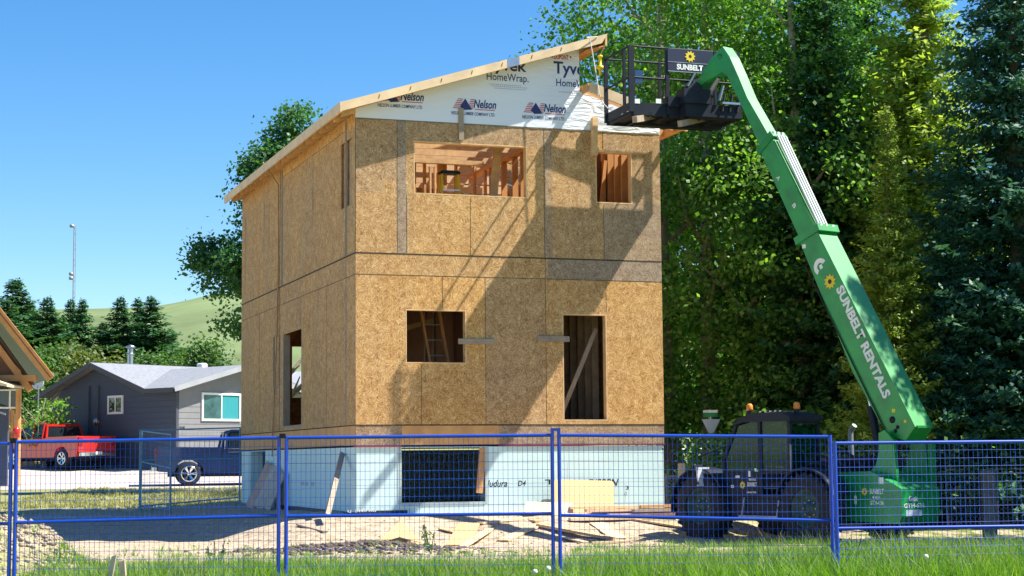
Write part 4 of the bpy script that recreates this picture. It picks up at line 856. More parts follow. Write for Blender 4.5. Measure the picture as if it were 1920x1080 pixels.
a = g1(203, 777); b = g1(232, 741); win(a[0], a[1], b[0], b[1], 'y', 2, [M['glass_dark'], M['glass_dark']])
a = g2(377, 789); b = g2(449, 738); win(a[0], a[1], b[0]+.05, b[1], 'x', 2, [mat('reflecting_glass', (.03, .10, .10), .15, .6, 2), M['curtain']])
mb = MB(); mb.box(SX+.012, SX+.035, a[0]+1.35, b[0]-.1, a[1]+.1, b[1]-.1) if False else None
a = g2(336, 805); b = g2(346, 799); text('318', 'lettering', a[0], b[0], a[1], b[1], 0, M['ink_black'], BH, .03, frame=lambda p, c: (SX+.02, p, c))
cq = at(244, 690, 82.0); q = cq-W0; cx_, cy_ = q.dot(E1), q.dot(E2); zc = at(244, 652, 82).z-gzb; zc0 = at(244, 686, 82).z-gzb
mb = MB(); mb.tube((cx_, cy_, zc0-.6), (cx_, cy_, zc), .13, 12); mb.lathe([(.13, 0), (.22, .03), (.22, .12), (.0, .2)], (cx_, cy_, zc-.05), 'z', 14); mb.lathe([(.13, 0), (.19, .05), (.13, .1)], (cx_, cy_, zc-.35), 'z', 14); mb.build('chimney', M['steel'], BH)
q = at(234, 685, 79)-W0; mb = MB(); mb.bbox(q.dot(E1)-.12, q.dot(E1)+.12, q.dot(E2)-.1, q.dot(E2)+.1, q.z-.15, q.z+.1, .04); mb.build('roof_vent', M['fascia_dark'], BH)
q = at(379, 683, 84)-W0; mb = MB(); mb.bbox(q.dot(E1)-.2, q.dot(E1)+.2, q.dot(E2)-.2, q.dot(E2)+.2, q.z-.3, q.z+.05, .05); mb.build('roof_vent', M['white'], BH)
# satellite dish
d0 = at(70, 719, 77); SD = empty('satellite_dish', (d0.x, d0.y+.2, G(d0.x, d0.y)), 0, 'round white satellite dish on a pole left of the grey bungalow', 'satellite dish')
dz = d0.z-SD.location.z; mb = MB(); mb.lathe([(0, .06), (.14, .045), (.25, .0), (.26, .01), (.14, .06), (0, .075)], (0, -.15, dz), 'y', 20); o = mb.build('reflector', M['white'], SD)
mb = MB(); mb.tube((0, 0, 0), (0, 0, dz), .03, 8); mb.build('pole', M['steel_grey'], SD); mb = MB(); mb.tube((0, -.1, dz-.2), (.1, -.5, dz-.1), .015, 6); mb.build('feed_arm', M['steel_grey'], SD)
# timber lodge at the left edge
LY = 62.0; lb = at(0, 872, LY); LO = empty('timber_lodge', (lb.x, LY, G(lb.x, LY)), 0, 'timber lodge with steep green metal roof and orange fascia at the left edge', 'house')
def l2(px, py, Y=LY): q = at(px, py, Y)-LO.location; return q.x, q.z
p0 = l2(-150, 385); p1 = l2(104, 712); dxr = 2*(p0[0])-p1[0]
mb = MB(); mb.prism([p0, p1, (p1[0]+.02, p1[1]+.10), (p0[0], p0[1]+.14)], 'y', -.6, 9); mb.prism([(dxr, p1[1]), p0, (p0[0], p0[1]+.14), (dxr-.02, p1[1]+.10)], 'y', -.6, 9)
mb.v = [(x-.42*(y+.6), y, z) for x, y, z in mb.v]; mb.build('roof', M['roof_green'], LO)
def off(p, k): return (p[0]-k*.5, p[1]-k)
mb = MB(); mb.beam((p0[0], -.63, p0[1]-.08), (p1[0], -.63, p1[1]-.0), .05, .30, (0, 0, 1)); mb.build('fascia', M['cedar'], LO)
mb = MB(); mb.beam((p0[0], -.66, p0[1]-.02), (p1[0], -.66, p1[1]+.06), .03, .05, (0, 0, 1)); mb.build('fascia_trim', M['cedar_dark'], LO)
mb = MB(); a = l2(0, 640); mb.prism([(dxr+1.2, p1[1]-.2), (p1[0]-.9, p1[1]-.15), (p0[0], p0[1]-.9)], 'y', .6, .75); mb.build('gable_wall', M['cedar_dark'], LO)
mb = MB(); a = l2(62, 712); b = l2(0, 650); mb.beam((p1[0]-1.0, .5, p1[1]-.35), (p0[0], .5, p0[1]-1.4), .12, .22, (0, 0, 1)); q1 = l2(-80, 708); q2 = l2(62, 708); mb.beam((q1[0], .45, q1[1]), (q2[0], .45, q2[1]), .12, .22, (0, 0, 1)); a1_ = l2(0, 665); a2_ = l2(30, 697); mb.beam((a1_[0], .5, a1_[1]), (a2_[0], .5, a2_[1]), .1, .14, (0, 0, 1)); mb.build('timber_truss', M['cedar'], LO)
q = l2(36, 730); g0 = l2(36, 872); mb = MB(); q3 = l2(-90, 700); q4 = l2(36, 724); mb.prism([(q3[0], q3[1]+.35), (q4[0], q4[1]), (q4[0], q4[1]-.08), (q3[0], q3[1]-.08)], 'y', -1.5, .6); mb.build('porch_roof', M['lumber_pale'], LO)
mb = MB(); mb.tube((q[0]-.1, .3, 0), (q[0]-.1, .3, q[1]), .10, 10); mb.build('porch_post', M['cedar'], LO)
wl1 = l2(-100, 870); wr1 = l2(28, 728); mb = MB(); mb.box(dxr+1.2, wr1[0]-.45, .8, .95, 0, p1[1]-.1); mb.build('wall', M['siding'], LO)
a = l2(-12, 762); b = l2(27, 731); mb = MB(); mb.box(a[0], b[0], .72, .8, a[1]-.06, a[1]); mb.box(a[0], b[0], .72, .8, b[1], b[1]+.05); mb.box(b[0]-.05, b[0], .72, .8, a[1], b[1]); mb.box((a[0]+b[0])/2-.03, (a[0]+b[0])/2+.03, .72, .8, a[1], b[1]); wn = mb.build('window', M['white'], LO); mb = MB(); mb.box(a[0], b[0], .76, .79, a[1], b[1]); mb.build('pane', M['glass_dark'], wn)
mb = MB(); a = l2(0, 764); b = l2(32, 779); mb.beam((a[0]-1, -1.4, a[1]+.25), (b[0], -1.4, b[1]), .06, .06); mb.build('handrail', M['steel_grey'], LO)
# wooden fence boards beside the lodge
wf = at(5, 868, 79.5); WF = empty('wooden_fence', (wf.x, 79.5, G(wf.x, 79.5)), 0, 'stepped orange wooden fence beside the timber lodge porch', 'fence')
for k in range(9): mb = MB(); h_ = (2.6, 2.55, 2.5, 2.3, 2.1, 2.1, 1.9, 1.8, 1.8)[k]; mb.box(k*.16, k*.16+.14, 0, .03, 0, h_); mb.build('fence_board', M['cedar' if k % 3 else 'lumber'], WF)
mb = MB(); mb.box(0, 1.5, -.05, 0, .9, 1.0); mb.box(-.05, .9, -.05, 0, 1.5, 1.6); mb.build('rail', M['lumber'], WF)
rp = at(30, 868, 61); mb = MB(); RP = empty('post_lantern', (rp.x, 61, G(rp.x, 61)), 0, 'small red lantern on a thin dark post before the wooden fence', 'lantern'); mb.tube((0, 0, 0), (0, 0, 1.75), .04, 8); mb.build('post', M['rubber'], RP); mb = MB(); mb.lathe([(0, 0), (.12, .02), (.13, .3), (.05, .4), (0, .42)], (0, 0, 1.7), 'z', 10); mb.build('lantern_head', M['red'], RP)  # red item on a post, not known to be a lamp

# ---------------- pickups (local x = forward, y = left, z up; origin on the ground between the wheels)
def pickup(name, loc, rz, label, body_m, rimbright=True, s=1.):
    T = empty(name, loc, rz, label, 'pickup truck')
    L_, Wd = 5.7*s, .98
    def P(mb, poly, y0, y1): return mb.prism(poly, 'y', y0, y1)
    def arch(cx, r=.50, n=8): return [(cx+r*math.cos(math.pi-math.pi*k/n), .45+r*math.sin(math.pi*k/n)*.92) for k in range(n+1)]
    sidep = [(-2.75, .55), (-2.72, .48)]+arch(-1.72)+arch(1.78)+[(2.72, .45), (2.82, .55), (2.85, .95), (2.72, 1.12), (2.2, 1.18), (1.15, 1.24), (-.62, 1.25), (-.64, 1.30), (-2.78, 1.33), (-2.80, 1.0)]
    mb = MB()
    for y0, y1 in ((Wd-.10, Wd), (-Wd, -Wd+.10)): P(mb, sidep, y0, y1)
    mb.box(-.60, 2.6, -Wd+.1, Wd-.1, .5, 1.16); mb.prism([(1.1, 1.15), (2.2, 1.14), (2.72, 1.05), (2.83, .95), (2.83, .7), (1.1, .7)], 'y', -Wd+.1, Wd-.1)
    mb.box(-2.7, -.6, -Wd+.1, Wd-.1, .62, .72); B_ = mb.build('body', body_m, T)
    mb = MB(); mb.hexa([(-2.82, -Wd+.06, .66), (-2.72, -Wd+.06, .66), (-2.72, Wd-.06, .66), (-2.82, Wd-.06, .66), (-2.80, -Wd+.06, 1.32), (-2.72, -Wd+.06, 1.32), (-2.72, Wd-.06, 1.32), (-2.80, Wd-.06, 1.32)]); tg = mb.build('tailgate', body_m, T)
    mb = MB(); mb.box(-2.835, -2.815, -.12, .12, 1.08, 1.2); mb.build('handle', M['black'], tg)
    # cab shell: posts and roof, windows as parts
    cp = [(-.62, 1.24), (-.50, 1.80), (-.3, 1.88), (.75, 1.88), (1.0, 1.80), (1.62, 1.24)]
    cw = .94; ct = .80
    def cpt(p, sgn): w_ = cw-(p[1]-1.24)/.64*(cw-ct); return (p[0], sgn*w_, p[1])
    mb = MB()
    V = [cpt(p, 1) for p in cp]+[cpt(p, -1) for p in cp]; mb.add(V, [(1, 2, 8, 7), (2, 3, 9, 8), (3, 4, 10, 9)], 0)
    for sg in (1, -1):
        for a, b in zip(cp[:-1], cp[1:]): mb.beam(cpt(a, sg), cpt(b, sg), .07, .07, (0, sg, 0))
        mb.beam(cpt((.35, 1.24), sg), cpt((.30, 1.87), sg), .06, .09, (0, sg, 0)); mb.beam(cpt((-.45, 1.24), sg), cpt((-.42, 1.8), sg), .06, .22, (0, sg, 0))
    mb.beam(cpt(cp[1], 1), cpt(cp[1], -1), .08, .08); mb.beam(cpt(cp[4], 1), cpt(cp[4], -1), .08, .08); mb.beam(cpt(cp[0], 1), cpt(cp[0], -1), .08, .1)
    mb.build('cab', body_m, T)
    i = .02
    for nm, q in (('rear_window', [cpt((-.60, 1.27), 1), cpt((-.60, 1.27), -1), cpt((-.51, 1.78), -1), cpt((-.51, 1.78), 1)]), ('windshield', [cpt((1.58, 1.27), 1), cpt((1.58, 1.27), -1), cpt((1.0, 1.79), -1), cpt((1.0, 1.79), 1)])):
        mb = MB(); mb.add(q, [(0, 1, 2, 3)]); mb.build(nm, M['glass_dark'], T)
    for sg in (1, -1):
        for pl in ([(-.38, 1.27), (.30, 1.27), (.27, 1.84), (-.34, 1.84)], [(.40, 1.27), (1.48, 1.27), (.95, 1.78), (.72, 1.84), (.35, 1.84)]):
            mb = MB(); mb.add([cpt(p, sg) for p in pl], [tuple(range(len(pl)))]); mb.build('side_window', M['glass_dark'], T)
        mb = MB(); mb.bbox(1.25, 1.38, sg*1.02-.1 if sg > 0 else -1.22, sg*1.02+.2 if sg > 0 else -.92, 1.25, 1.45, .03); mb.build('mirror', M['black'], T)
        mb = MB(); mb.box(-.9+.5, .28, sg*.985-.006, sg*.985+.006, 1.12, 1.15); mb.build('door_handle', M['chrome'], T)
        mb = MB(); mb.box(-2.84, -2.76, sg*.83-.10, sg*.83+.10, .93, 1.27); mb.build('tail_light', mat('tail_lens', (.30, .01, .01), .3, .1), T)
        mb = MB(); mb.box(2.72, 2.86, sg*.75-.18, sg*.75+.18, .85, 1.02); mb.build('headlight', M['chrome'], T)
        for cx in (-1.72, 1.78):
            mb = MB(); mb.lathe([(.27, -.13), (.38, -.14), (.41, -.1), (.41, .1), (.38, .14), (.27, .13)], (0, 0, 0), 'y', 30); wh = mb.build('wheel', M['rubber'], T, (cx, sg*.84, .41))
            mb = MB(); mb.lathe([(.0, sg*.07), (.06, sg*.08), (.07, sg*.05)], (0, 0, 0), 'y', 12); mb.lathe([(.24, sg*.13), (.275, sg*.135), (.275, -sg*.1), (.24, -sg*.1), (.24, sg*.13)], (0, 0, 0), 'y', 30)
            for k in range(6):
                a = k*math.pi/3; 
                for da in (-.13, .13): mb.beam((.05*math.cos(a), sg*.07, .05*math.sin(a)), (.25*math.cos(a+da), sg*.115, .25*math.sin(a+da)), .035, .03, (0, 1, 0))
            mb.build('rim', M['chrome'], wh)
            mb = MB(); mb.lathe([(0, -sg*.02), (.24, -sg*.02), (.24, -sg*.1), (0, -sg*.1)], (0, 0, 0), 'y', 20); mb.build('brake_disc', M['black'], wh)
    mb = MB(); mb.bbox(-2.95, -2.78, -.9, .9, .50, .66, .03); bu = mb.build('bumper', M['chrome'], T)
    mb = MB(); mb.box(-2.965, -2.95, -.17, .17, .56, .68); mb.build('licence_plate', M['white'], bu)
    mb = MB(); mb.bbox(2.8, 2.95, -.9, .9, .45, .68, .03); mb.build('bumper', M['black'], T)
    mb = MB(); mb.box(-2.4, 2.4, -.45, .45, .3, .5); mb.build('underframe', M['rubber'], T); return T
rt = at(98, 876, 76)
pickup('pickup_truck', (rt.x+.15, 76.0, G(rt.x, 76)+.0), R(180-40), 'bright red crew cab pickup parked in front of the grey bungalow', M['red'])
bt = at(357, 905, 61.5)
bk = pickup('pickup_truck', (bt.x+1.45, 62.6, G(bt.x, 62.3)+.012), R(13), 'dark blue pickup standing on the street, half hidden by the house corner', M['navy_car'])
# black ute rack & mast antenna
am = at(138, 560, 520); AM = empty('radio_mast', (am.x, 520, 8), 0, 'tall thin lattice radio mast rising behind the spruces on the left', 'radio mast')
zt = at(137, 424, 520).z-8; mb = MB()
for k in range(3): a = k*2.094; mb.tube((.45*math.cos(a), .45*math.sin(a), 0), (.35*math.cos(a), .35*math.sin(a), zt), .09, 4)
n_ = 40
for k in range(n_):
    z0 = zt*k/n_; z1 = zt*(k+1)/n_; a = (k % 3)*2.094; b = ((k+1) % 3)*2.094; mb.tube((.42*math.cos(a), .42*math.sin(a), z0), (.42*math.cos(b), .42*math.sin(b), z1), .05, 4)
mb.build('lattice', M['steel_grey'], AM)
for py in (427, 517, 525):
    z_ = at(135, py, 520).z-8; mb = MB(); mb.lathe([(0, 0), (.7, .1), (.7, .9), (0, 1)], (-.8, 0, z_), 'z', 8); mb.build('antenna', M['steel_grey'], AM)
for i, (px, pt, pb) in enumerate(((348, 561, 572), (380, 558, 568), (427, 553, 566))):
    t_ = at(px, pt, 880); mb = MB(); zb_ = at(px, pb+8, 880).z; c = Vector((t_.x, 880, zb_)); E_ = empty('utility_pole', c, 0, ['tiny utility pole on the hill crest, leftmost of three', 'tiny utility pole on the hill crest between two others', 'tiny utility pole on the hill crest nearest the house corner'][i], 'utility pole', 'poles on the hill crest')
    mb.tube((0, 0, 0), (0, 0, t_.z-zb_), .22, 5); mb.build('pole', M['bark'], E_); mb = MB(); mb.box(-1.2, 1.2, -.1, .1, t_.z-zb_-1.2, t_.z-zb_-.9); mb.build('crossarm', M['bark'], E_)
# faded blue fence panels standing on the far verge
fence_panel(263, 450, 45.5, 45.2, 807, 802, 863, 860, 'pale blue mesh fence panel on the verge in front of the dark pickup', 'wire_far', 'wire_far', .019, .0017, None, 'temporary_fence', 'faded fence panels on the far verge', dv=.10)
fence_panel(266, 321, 45.9, 42.2, 808, 815, 866, 878, 'short angled pale blue fence panel turned towards the viewer on the verge', 'wire_far', 'wire_far', .019, .0017, None, 'temporary_fence', 'faded fence panels on the far verge', dv=.10)

# ================================================================ trees
def leafquads(C, Nrm, size, asp, r_, fold=.0):
    """one kite per centre, facing roughly Nrm"""
    n = len(C); t = r_.normal(size=(n, 3)); t -= Nrm*(t*Nrm).sum(1, keepdims=True); t /= np.linalg.norm(t, axis=1, keepdims=True)+1e-9; b = np.cross(Nrm, t)
    s = size[:, None]; V = np.stack([C-t*s*.5, C+b*s*asp*.5+t*s*.05, C+t*s*.5, C-b*s*asp*.5+t*s*.05], 1).reshape(-1, 3)
    return V, np.arange(4*n).reshape(-1, 4)
def norm(a): return a/(np.linalg.norm(a, axis=1, keepdims=True)+1e-9)
def crown_mesh(name, lobes, nleaf, size, m, seed, per=34, spread=.42, gap=.25, asp=.75):
    r_ = np.random.default_rng(seed); Cs = []; Ts = []; Ns = []; vol = np.array([l[3]*l[4]*l[5] for l in lobes])**.72; vol /= vol.sum()
    for l, w in zip(lobes, vol):
        k = max(3, int(nleaf*w/per)); d = norm(r_.normal(size=(k, 3))); rad = r_.uniform(.5, 1.0, k)**.45
        rad *= 1+.16*np.sin(d[:, 0]*5+seed)+.14*np.sin(d[:, 2]*7+seed*2)+.1*np.sin(d[:, 1]*9); rad = np.minimum(rad, 1.06)
        cc = np.array(l[:3])+d*rad[:, None]*np.array(l[3:6]); keep = np.sin(cc[:, 0]*2.1+seed)+np.sin(cc[:, 1]*1.9)+np.sin(cc[:, 2]*2.3+seed*3) > -3+gap*5.2; cc = cc[keep]; d = d[keep]
        for c, dd in zip(cc, d):
            q = r_.normal(size=(per, 3))*spread*np.array([1, 1, .6])*r_.uniform(.6, 1.3); Cs.append(c+q); Ns.append(norm(dd*.5+np.array([.1, 0, .55])+r_.normal(size=(per, 3))*.75)); Ts.append(np.clip(r_.uniform(.2, .75)+r_.normal(size=per)*.16, 0, 1))
    C = np.concatenate(Cs); Nn = np.concatenate(Ns); T = np.concatenate(Ts); V, Fq = leafquads(C, Nn, r_.uniform(.7, 1.35, len(C))*size, asp, r_)
    o = raw(name, V, Fq, m, None, T); return o
def limbs(name, H, r0, seed, m, nb=9, reach=2.2, start=.25, parent=None, lean=(0, 0)):
    r_ = random.Random(seed); mb = MB(); pts = []; n = 7
    for k in range(n+1): t = k/n; pts.append(Vector((lean[0]*t*t+.12*math.sin(t*5+seed)*t, lean[1]*t+.12*math.cos(t*4+seed)*t, H*t)))
    for k in range(n): mb.tube(pts[k], pts[k+1], r0*(1-.85*k/n), 9, 0, r0*(1-.85*(k+1)/n), False)
    for b in range(nb):
        t = start+(.95-start)*b/nb; i = min(n-1, int(t*n)); p = pts[i].lerp(pts[i+1], t*n-i); a = r_.uniform(0, 6.28); L = reach*(1.1-t*.6)*r_.uniform(.7, 1.2)
        q = p+Vector((math.cos(a)*L*.5, math.sin(a)*L*.5, L*.4)); w = q+Vector((math.cos(a+.4)*L*.5, math.sin(a+.4)*L*.5, L*.55)); rr = r0*(1-.8*t)*.45
        mb.tube(p, q, rr, 6, 0, rr*.6, False); mb.tube(q, w, rr*.6, 6, 0, rr*.2, False)
        e = p.lerp(q, .6); a2 = a-.9; mb.tube(e, e+Vector((math.cos(a2)*L*.5, math.sin(a2)*L*.5, L*.3)), rr*.4, 5, 0, rr*.15, False)
    return mb.build(name, m, parent)
def spruce_mesh(H, Rb, m, seed, whorls=44, nb=10, tw=15, size=.34, droop=.28, ragged=.2, low=.04, ex=.82):
    r_ = np.random.default_rng(seed); Cs = []; Ns = []; Ts = []; S = []
    for w in range(whorls):
        t = low+(1-low)*(w+r_.uniform(-.3, .3))/whorls; t = min(max(t, low), .995); z = H*t; R_ = Rb*(1-t)**ex*r_.uniform(1-ragged, 1+ragged*.6)+.06
        k = max(4, int(nb*(.45+.55*(1-t))+1))
        for b in range(k):
            a = r_.uniform(0, 6.283); L = R_*r_.uniform(.7, 1.12); zj = z+r_.uniform(-.7, .7)*H/whorls; nt_ = max(3, int(tw*L/Rb)+3); s = np.linspace(.12, 1, nt_)+r_.normal(size=nt_)*.02
            dz = -droop*L*s+.22*L*s**3; dirv = np.array([math.cos(a), math.sin(a)]); side = np.array([-dirv[1], dirv[0]])
            base_t = r_.uniform(.25, .7)
            for sd in (-1, 0, 1):
                off = sd*(.10+.22*(1-s)*L*.5); P_ = np.stack([dirv[0]*L*s+side[0]*off, dirv[1]*L*s+side[1]*off, zj+dz-abs(sd)*.05+r_.normal(size=nt_)*.04], 1)
                nn = norm(np.stack([np.full(nt_, dirv[0]*.3), np.full(nt_, dirv[1]*.3), np.ones(nt_)], 1)+r_.normal(size=(nt_, 3))*.45)
                Cs.append(P_); Ns.append(nn); Ts.append(np.clip(base_t+.18*(s-.5)+r_.normal(size=nt_)*.1, 0, 1)); S.append(np.full(nt_, size)*r_.uniform(.7, 1.2, nt_)*(.55+.45*min(1, L/Rb*2)))
    C = np.concatenate(Cs); Nn = np.concatenate(Ns); V, Fq = leafquads(C, Nn, np.concatenate(S), .5, r_)
    return raw('crown', V, Fq, m, None, np.concatenate(Ts))
LM = leaf_mat('poplar_leaves', (.035, .10, .025), (.10, .24, .05), (.24, .40, .08), .5)
LM2 = leaf_mat('aspen_leaves', (.05, .13, .025), (.13, .28, .05), (.28, .44, .09), .5)
LS = leaf_mat('spruce_needles', (.022, .085, .04), (.06, .17, .07), (.13, .27, .09), .3)
LS2 = leaf_mat('blue_spruce_needles', (.018, .075, .055), (.045, .14, .095), (.10, .23, .12), .25)
LY_ = leaf_mat('pine_needles', (.11, .18, .04), (.26, .34, .07), (.46, .52, .13), .45)  # yellow tone lightened so the colour carries sunlight the tree partly lacks
LO_ = leaf_mat('olive_leaves', (.05, .085, .02), (.12, .15, .035), (.22, .25, .07), .3)
def tree(kind, label, x, y, crown, trunk, sc=1., rz=0., group='tall trees behind the house', first=False, sz=None):
    E_ = empty(kind, (x, y, G(x, y)-.05), rz, label, 'tree', group); E_.scale = (sc, sc, sz or sc)
    for o in (crown, trunk):
        if o is None: continue
        if o.parent is None and not o.get('used'): o.parent = E_; o['used'] = 1
        else: c = o.copy(); COL.objects.link(c); c.parent = E_
    return E_
# three poplar crowns, shared by the trees
pA = crown_mesh('crown', [(0, 0, 13.5, 2.6, 2.6, 3.2), (-1.2, .4, 10, 2.6, 2.6, 2.6), (1.4, -.3, 9.5, 2.6, 2.5, 2.6), (0, 0, 6.5, 3.0, 2.8, 2.4), (.6, .6, 3.6, 2.6, 2.4, 2.0), (-1.0, -.3, 3.0, 2.2, 2.2, 1.6)], 46000, .12, LM, 5, per=30, spread=.34, gap=.46)
pB = crown_mesh('crown', [(0, 0, 14, 2.2, 2.2, 3), (1, 0, 10.5, 2.7, 2.5, 2.6), (-1.3, 0, 8, 2.4, 2.4, 2.6), (.7, .4, 5.5, 2.8, 2.6, 2.4), (-.4, -.5, 3.2, 2.6, 2.3, 1.8)], 42000, .125, LM2, 11, per=30, spread=.34, gap=.48)
tA = limbs('trunk', 15.5, .30, 3, M['bark_pale'], 12, 2.6); tB = limbs('trunk', 15.5, .27, 8, M['bark_pale'], 12, 2.6)
def px2(px, Y): return at(px, 860, Y).x
for i, (px, Y, cr, tr, sc, rz, lab) in enumerate((
    (1250, 46, pA, tA, 1.02, .3, 'tall dark leafy poplar rising directly behind the gable peak'),
    (1262, 52, pB, tB, 1.08, 2.1, 'leafy poplar behind the lift platform left post'),
    (1335, 45, pB, tB, 1.0, 4.0, 'leafy poplar with a visible pale trunk behind the lift platform sign'),
    (1425, 49, pA, tA, 1.05, 5.2, 'broad poplar behind the elbow of the green boom'),
    (1505, 43, pB, tB, .98, 1.2, 'bright green poplar just right of the upper boom'),
    (1395, 63, pB, tB, 1.12, 3.4, 'distant poplar low behind the street sign'))):
    tree('poplar_tree', lab, px2(px, Y), Y, cr, tr, sc, rz)
sA = spruce_mesh(14.5, 3.1, LS, 21, 84, 20, 40, .17); sB = spruce_mesh(14.5, 3.3, LS2, 33, 84, 20, 40, .17, ragged=.3); yA = spruce_mesh(13.5, 2.3, LY_, 44, 76, 18, 34, .16, droop=.1, ragged=.4)
tS = limbs('trunk', 13.0, .22, 5, M['bark'], 0)
tree('spruce_tree', 'dark green spruce standing behind the middle of the green boom', px2(1565, 43), 43, sA, tS, 1.08, .5)
tree('spruce_tree', 'green spruce between the boom and the yellowish pine', px2(1650, 45.5), 45.5, sA, tS, 1.05, 2.5, sz=1.2)
tree('pine_tree', 'yellow green sunlit pine, tallest pale tree right of the boom', px2(1752, 41.5), 41.5, yA, tS, 1.3, .2, sz=1.22)
tree('pine_tree', 'lower olive pine tucked between the boom root and the tall pale pine', px2(1680, 37), 37, yA, tS, .66, 3.0)
tree('spruce_tree', 'blackish blue spruce cut off by the right edge of the picture', px2(1925, 37.8), 37.8, sB, tS, 1.08, 1.0, sz=1.12)
tree('spruce_tree', 'shaded dark spruce behind the right end of the telehandler', px2(1800, 37), 37, sB, tS, .52, 2.0)
tree('spruce_tree', 'dark spruce outside the right edge that shades the telehandler', 12.6, 30.6, sB, tS, .98, 5.5) if False else None
for i, (x, y, sc, c) in enumerate(((12.4, 30.8, .93, sB), (13.6, 28.4, .88, sA))):
    tree('spruce_tree', 'spruce just beyond the right edge shading the green counterweight', x, y, c, tS, sc, i*2., 'spruces beyond the right edge')
# understorey bushes
uA = crown_mesh('foliage', [(0, 0, 1.1, 1.6, 1.2, 1.1), (1.2, .2, .8, 1.2, 1., .9), (-1.1, .1, .9, 1.1, 1., .9)], 7000, .12, LM, 61, per=24, spread=.26)
for px, Y, sc, lab in ((1480, 40, 1.1, 'dark bush behind the telehandler cab'), (1570, 41.5, 1.2, 'dark bush behind the boom lift cylinder'), (1660, 38, 1.0, 'dark bush behind the boom tower'), (1790, 37, 1.0, 'dark bush right of the green counterweight'), (1450, 52, 1.3, 'shaded bush at the foot of the poplars right of the street sign')):
    E_ = empty('bush', (px2(px, Y), Y, G(px2(px, Y), Y)), px*.1, lab, 'bush', 'bushes under the trees'); E_.scale = (sc,)*3
    if not uA.get('used'): uA.parent = E_; uA['used'] = 1
    else: c = uA.copy(); COL.objects.link(c); c.parent = E_
# cottonwood behind the left corner of the house
def P55(px, py): q = at(px, py, 55); return q
bx_ = P55(520, 860).x; gb = G(bx_, 55); L5 = []
for px, py, r in ((560, 235, 1.0), (575, 290, 1.3), (520, 275, .8), (510, 320, 1.15), (480, 360, .9), (545, 370, 1.6), (440, 430, 1.25), (405, 480, 1.0), (470, 480, 1.5), (392, 460, .6), (425, 535, .9), (480, 570, 1.3), (372, 497, .35), (435, 600, .75), (415, 610, .45), (560, 480, 2.2)):
    q = P55(px, py); L5.append((q.x-bx_, random.uniform(-1, 1)*r*.5, q.z-gb, r*.74, r*.8, r*.58))
cw = crown_mesh('crown', L5, 44000, .12, leaf_mat('cottonwood_leaves', (.02, .075, .035), (.05, .15, .05), (.14, .27, .08), .4), 77, per=26, spread=.24, gap=.34)
tree('cottonwood_tree', 'dark cottonwood showing past the left eave and wall of the house', bx_, 55, cw, limbs('trunk', 10.5, .35, 2, M['bark'], 10, 1.5), 1, 0, 'trees left of the house')
# spruces and shrubs behind the bungalow
sC = spruce_mesh(10, 3.1, leaf_mat('far_spruce_needles', (.02, .08, .035), (.05, .14, .055), (.12, .24, .08), .25), 91, 60, 17, 34, .24, ragged=.4, ex=1.0, droop=.12)
tC = limbs('trunk', 9.7, .16, 6, M['bark'], 0)
for px, pt, Y, sc, wd, lab in ((22, 519, 100, 1., 1.35, 'tallest broad spruce at the left edge above the lodge roof'), (-30, 545, 102, 1, 1.2, 'spruce cut off by the left edge above the lodge roof'), (8, 560, 96, 1, 1.3, 'broad spruce at far left between lodge roof and tallest spruce'), (50, 560, 104, 1, .9, 'small spruce top between the two broad ones at far left'), (84, 553, 98, 1, 1.05, 'spruce with a bare drooping top left of the radio mast'), (128, 557, 105, 1, .8, 'narrow dark spruce directly left of the mast foot'), (151, 557, 103, 1, .85, 'narrow dark spruce directly right of the mast foot'), (222, 553, 100, 1, 1.0, 'leftmost of the three spruces right of the mast'), (255, 555, 103, 1, .9, 'middle one of the three spruces right of the mast'), (190, 600, 101, 1, 1.1, 'low spruce filling the gap right of the mast'), (318, 612, 102, 1, 1.0, 'low spruce right of the group of three'), (110, 590, 99, 1, 1.1, 'low spruce left of the narrow pair by the mast'), (281, 552, 99, 1, 1.15, 'rightmost and widest of the three spruces right of the mast')):
    x = px2(px, Y); g = G(x, Y); h = at(px, pt, Y).z-g; tree('spruce_tree', lab, x, Y, sC, tC, wd*h/10*1.75, px, 'spruces behind the bungalow', sz=h/10)
shA = crown_mesh('foliage', [(0, 0, 2.3, 1.6, 1.4, 1.9), (1.3, .3, 1.7, 1.5, 1.3, 1.5), (-1.3, -.1, 1.8, 1.4, 1.3, 1.6), (.4, 0, 3.6, .9, .9, 1.2)], 16000, .16, LO_, 71, per=20, spread=.34)
shB = crown_mesh('foliage', [(0, 0, 2.6, 1.5, 1.4, 2.0), (1.0, .3, 1.7, 1.5, 1.3, 1.5), (-1.3, -.1, 1.8, 1.5, 1.3, 1.5), (-.3, 0, 4.2, .7, .7, 1.2)], 16000, .16, leaf_mat('shrub_leaves', (.025, .075, .02), (.075, .16, .035), (.17, .27, .06), .35), 72, per=20, spread=.34)
SHL = ['green', 'olive']
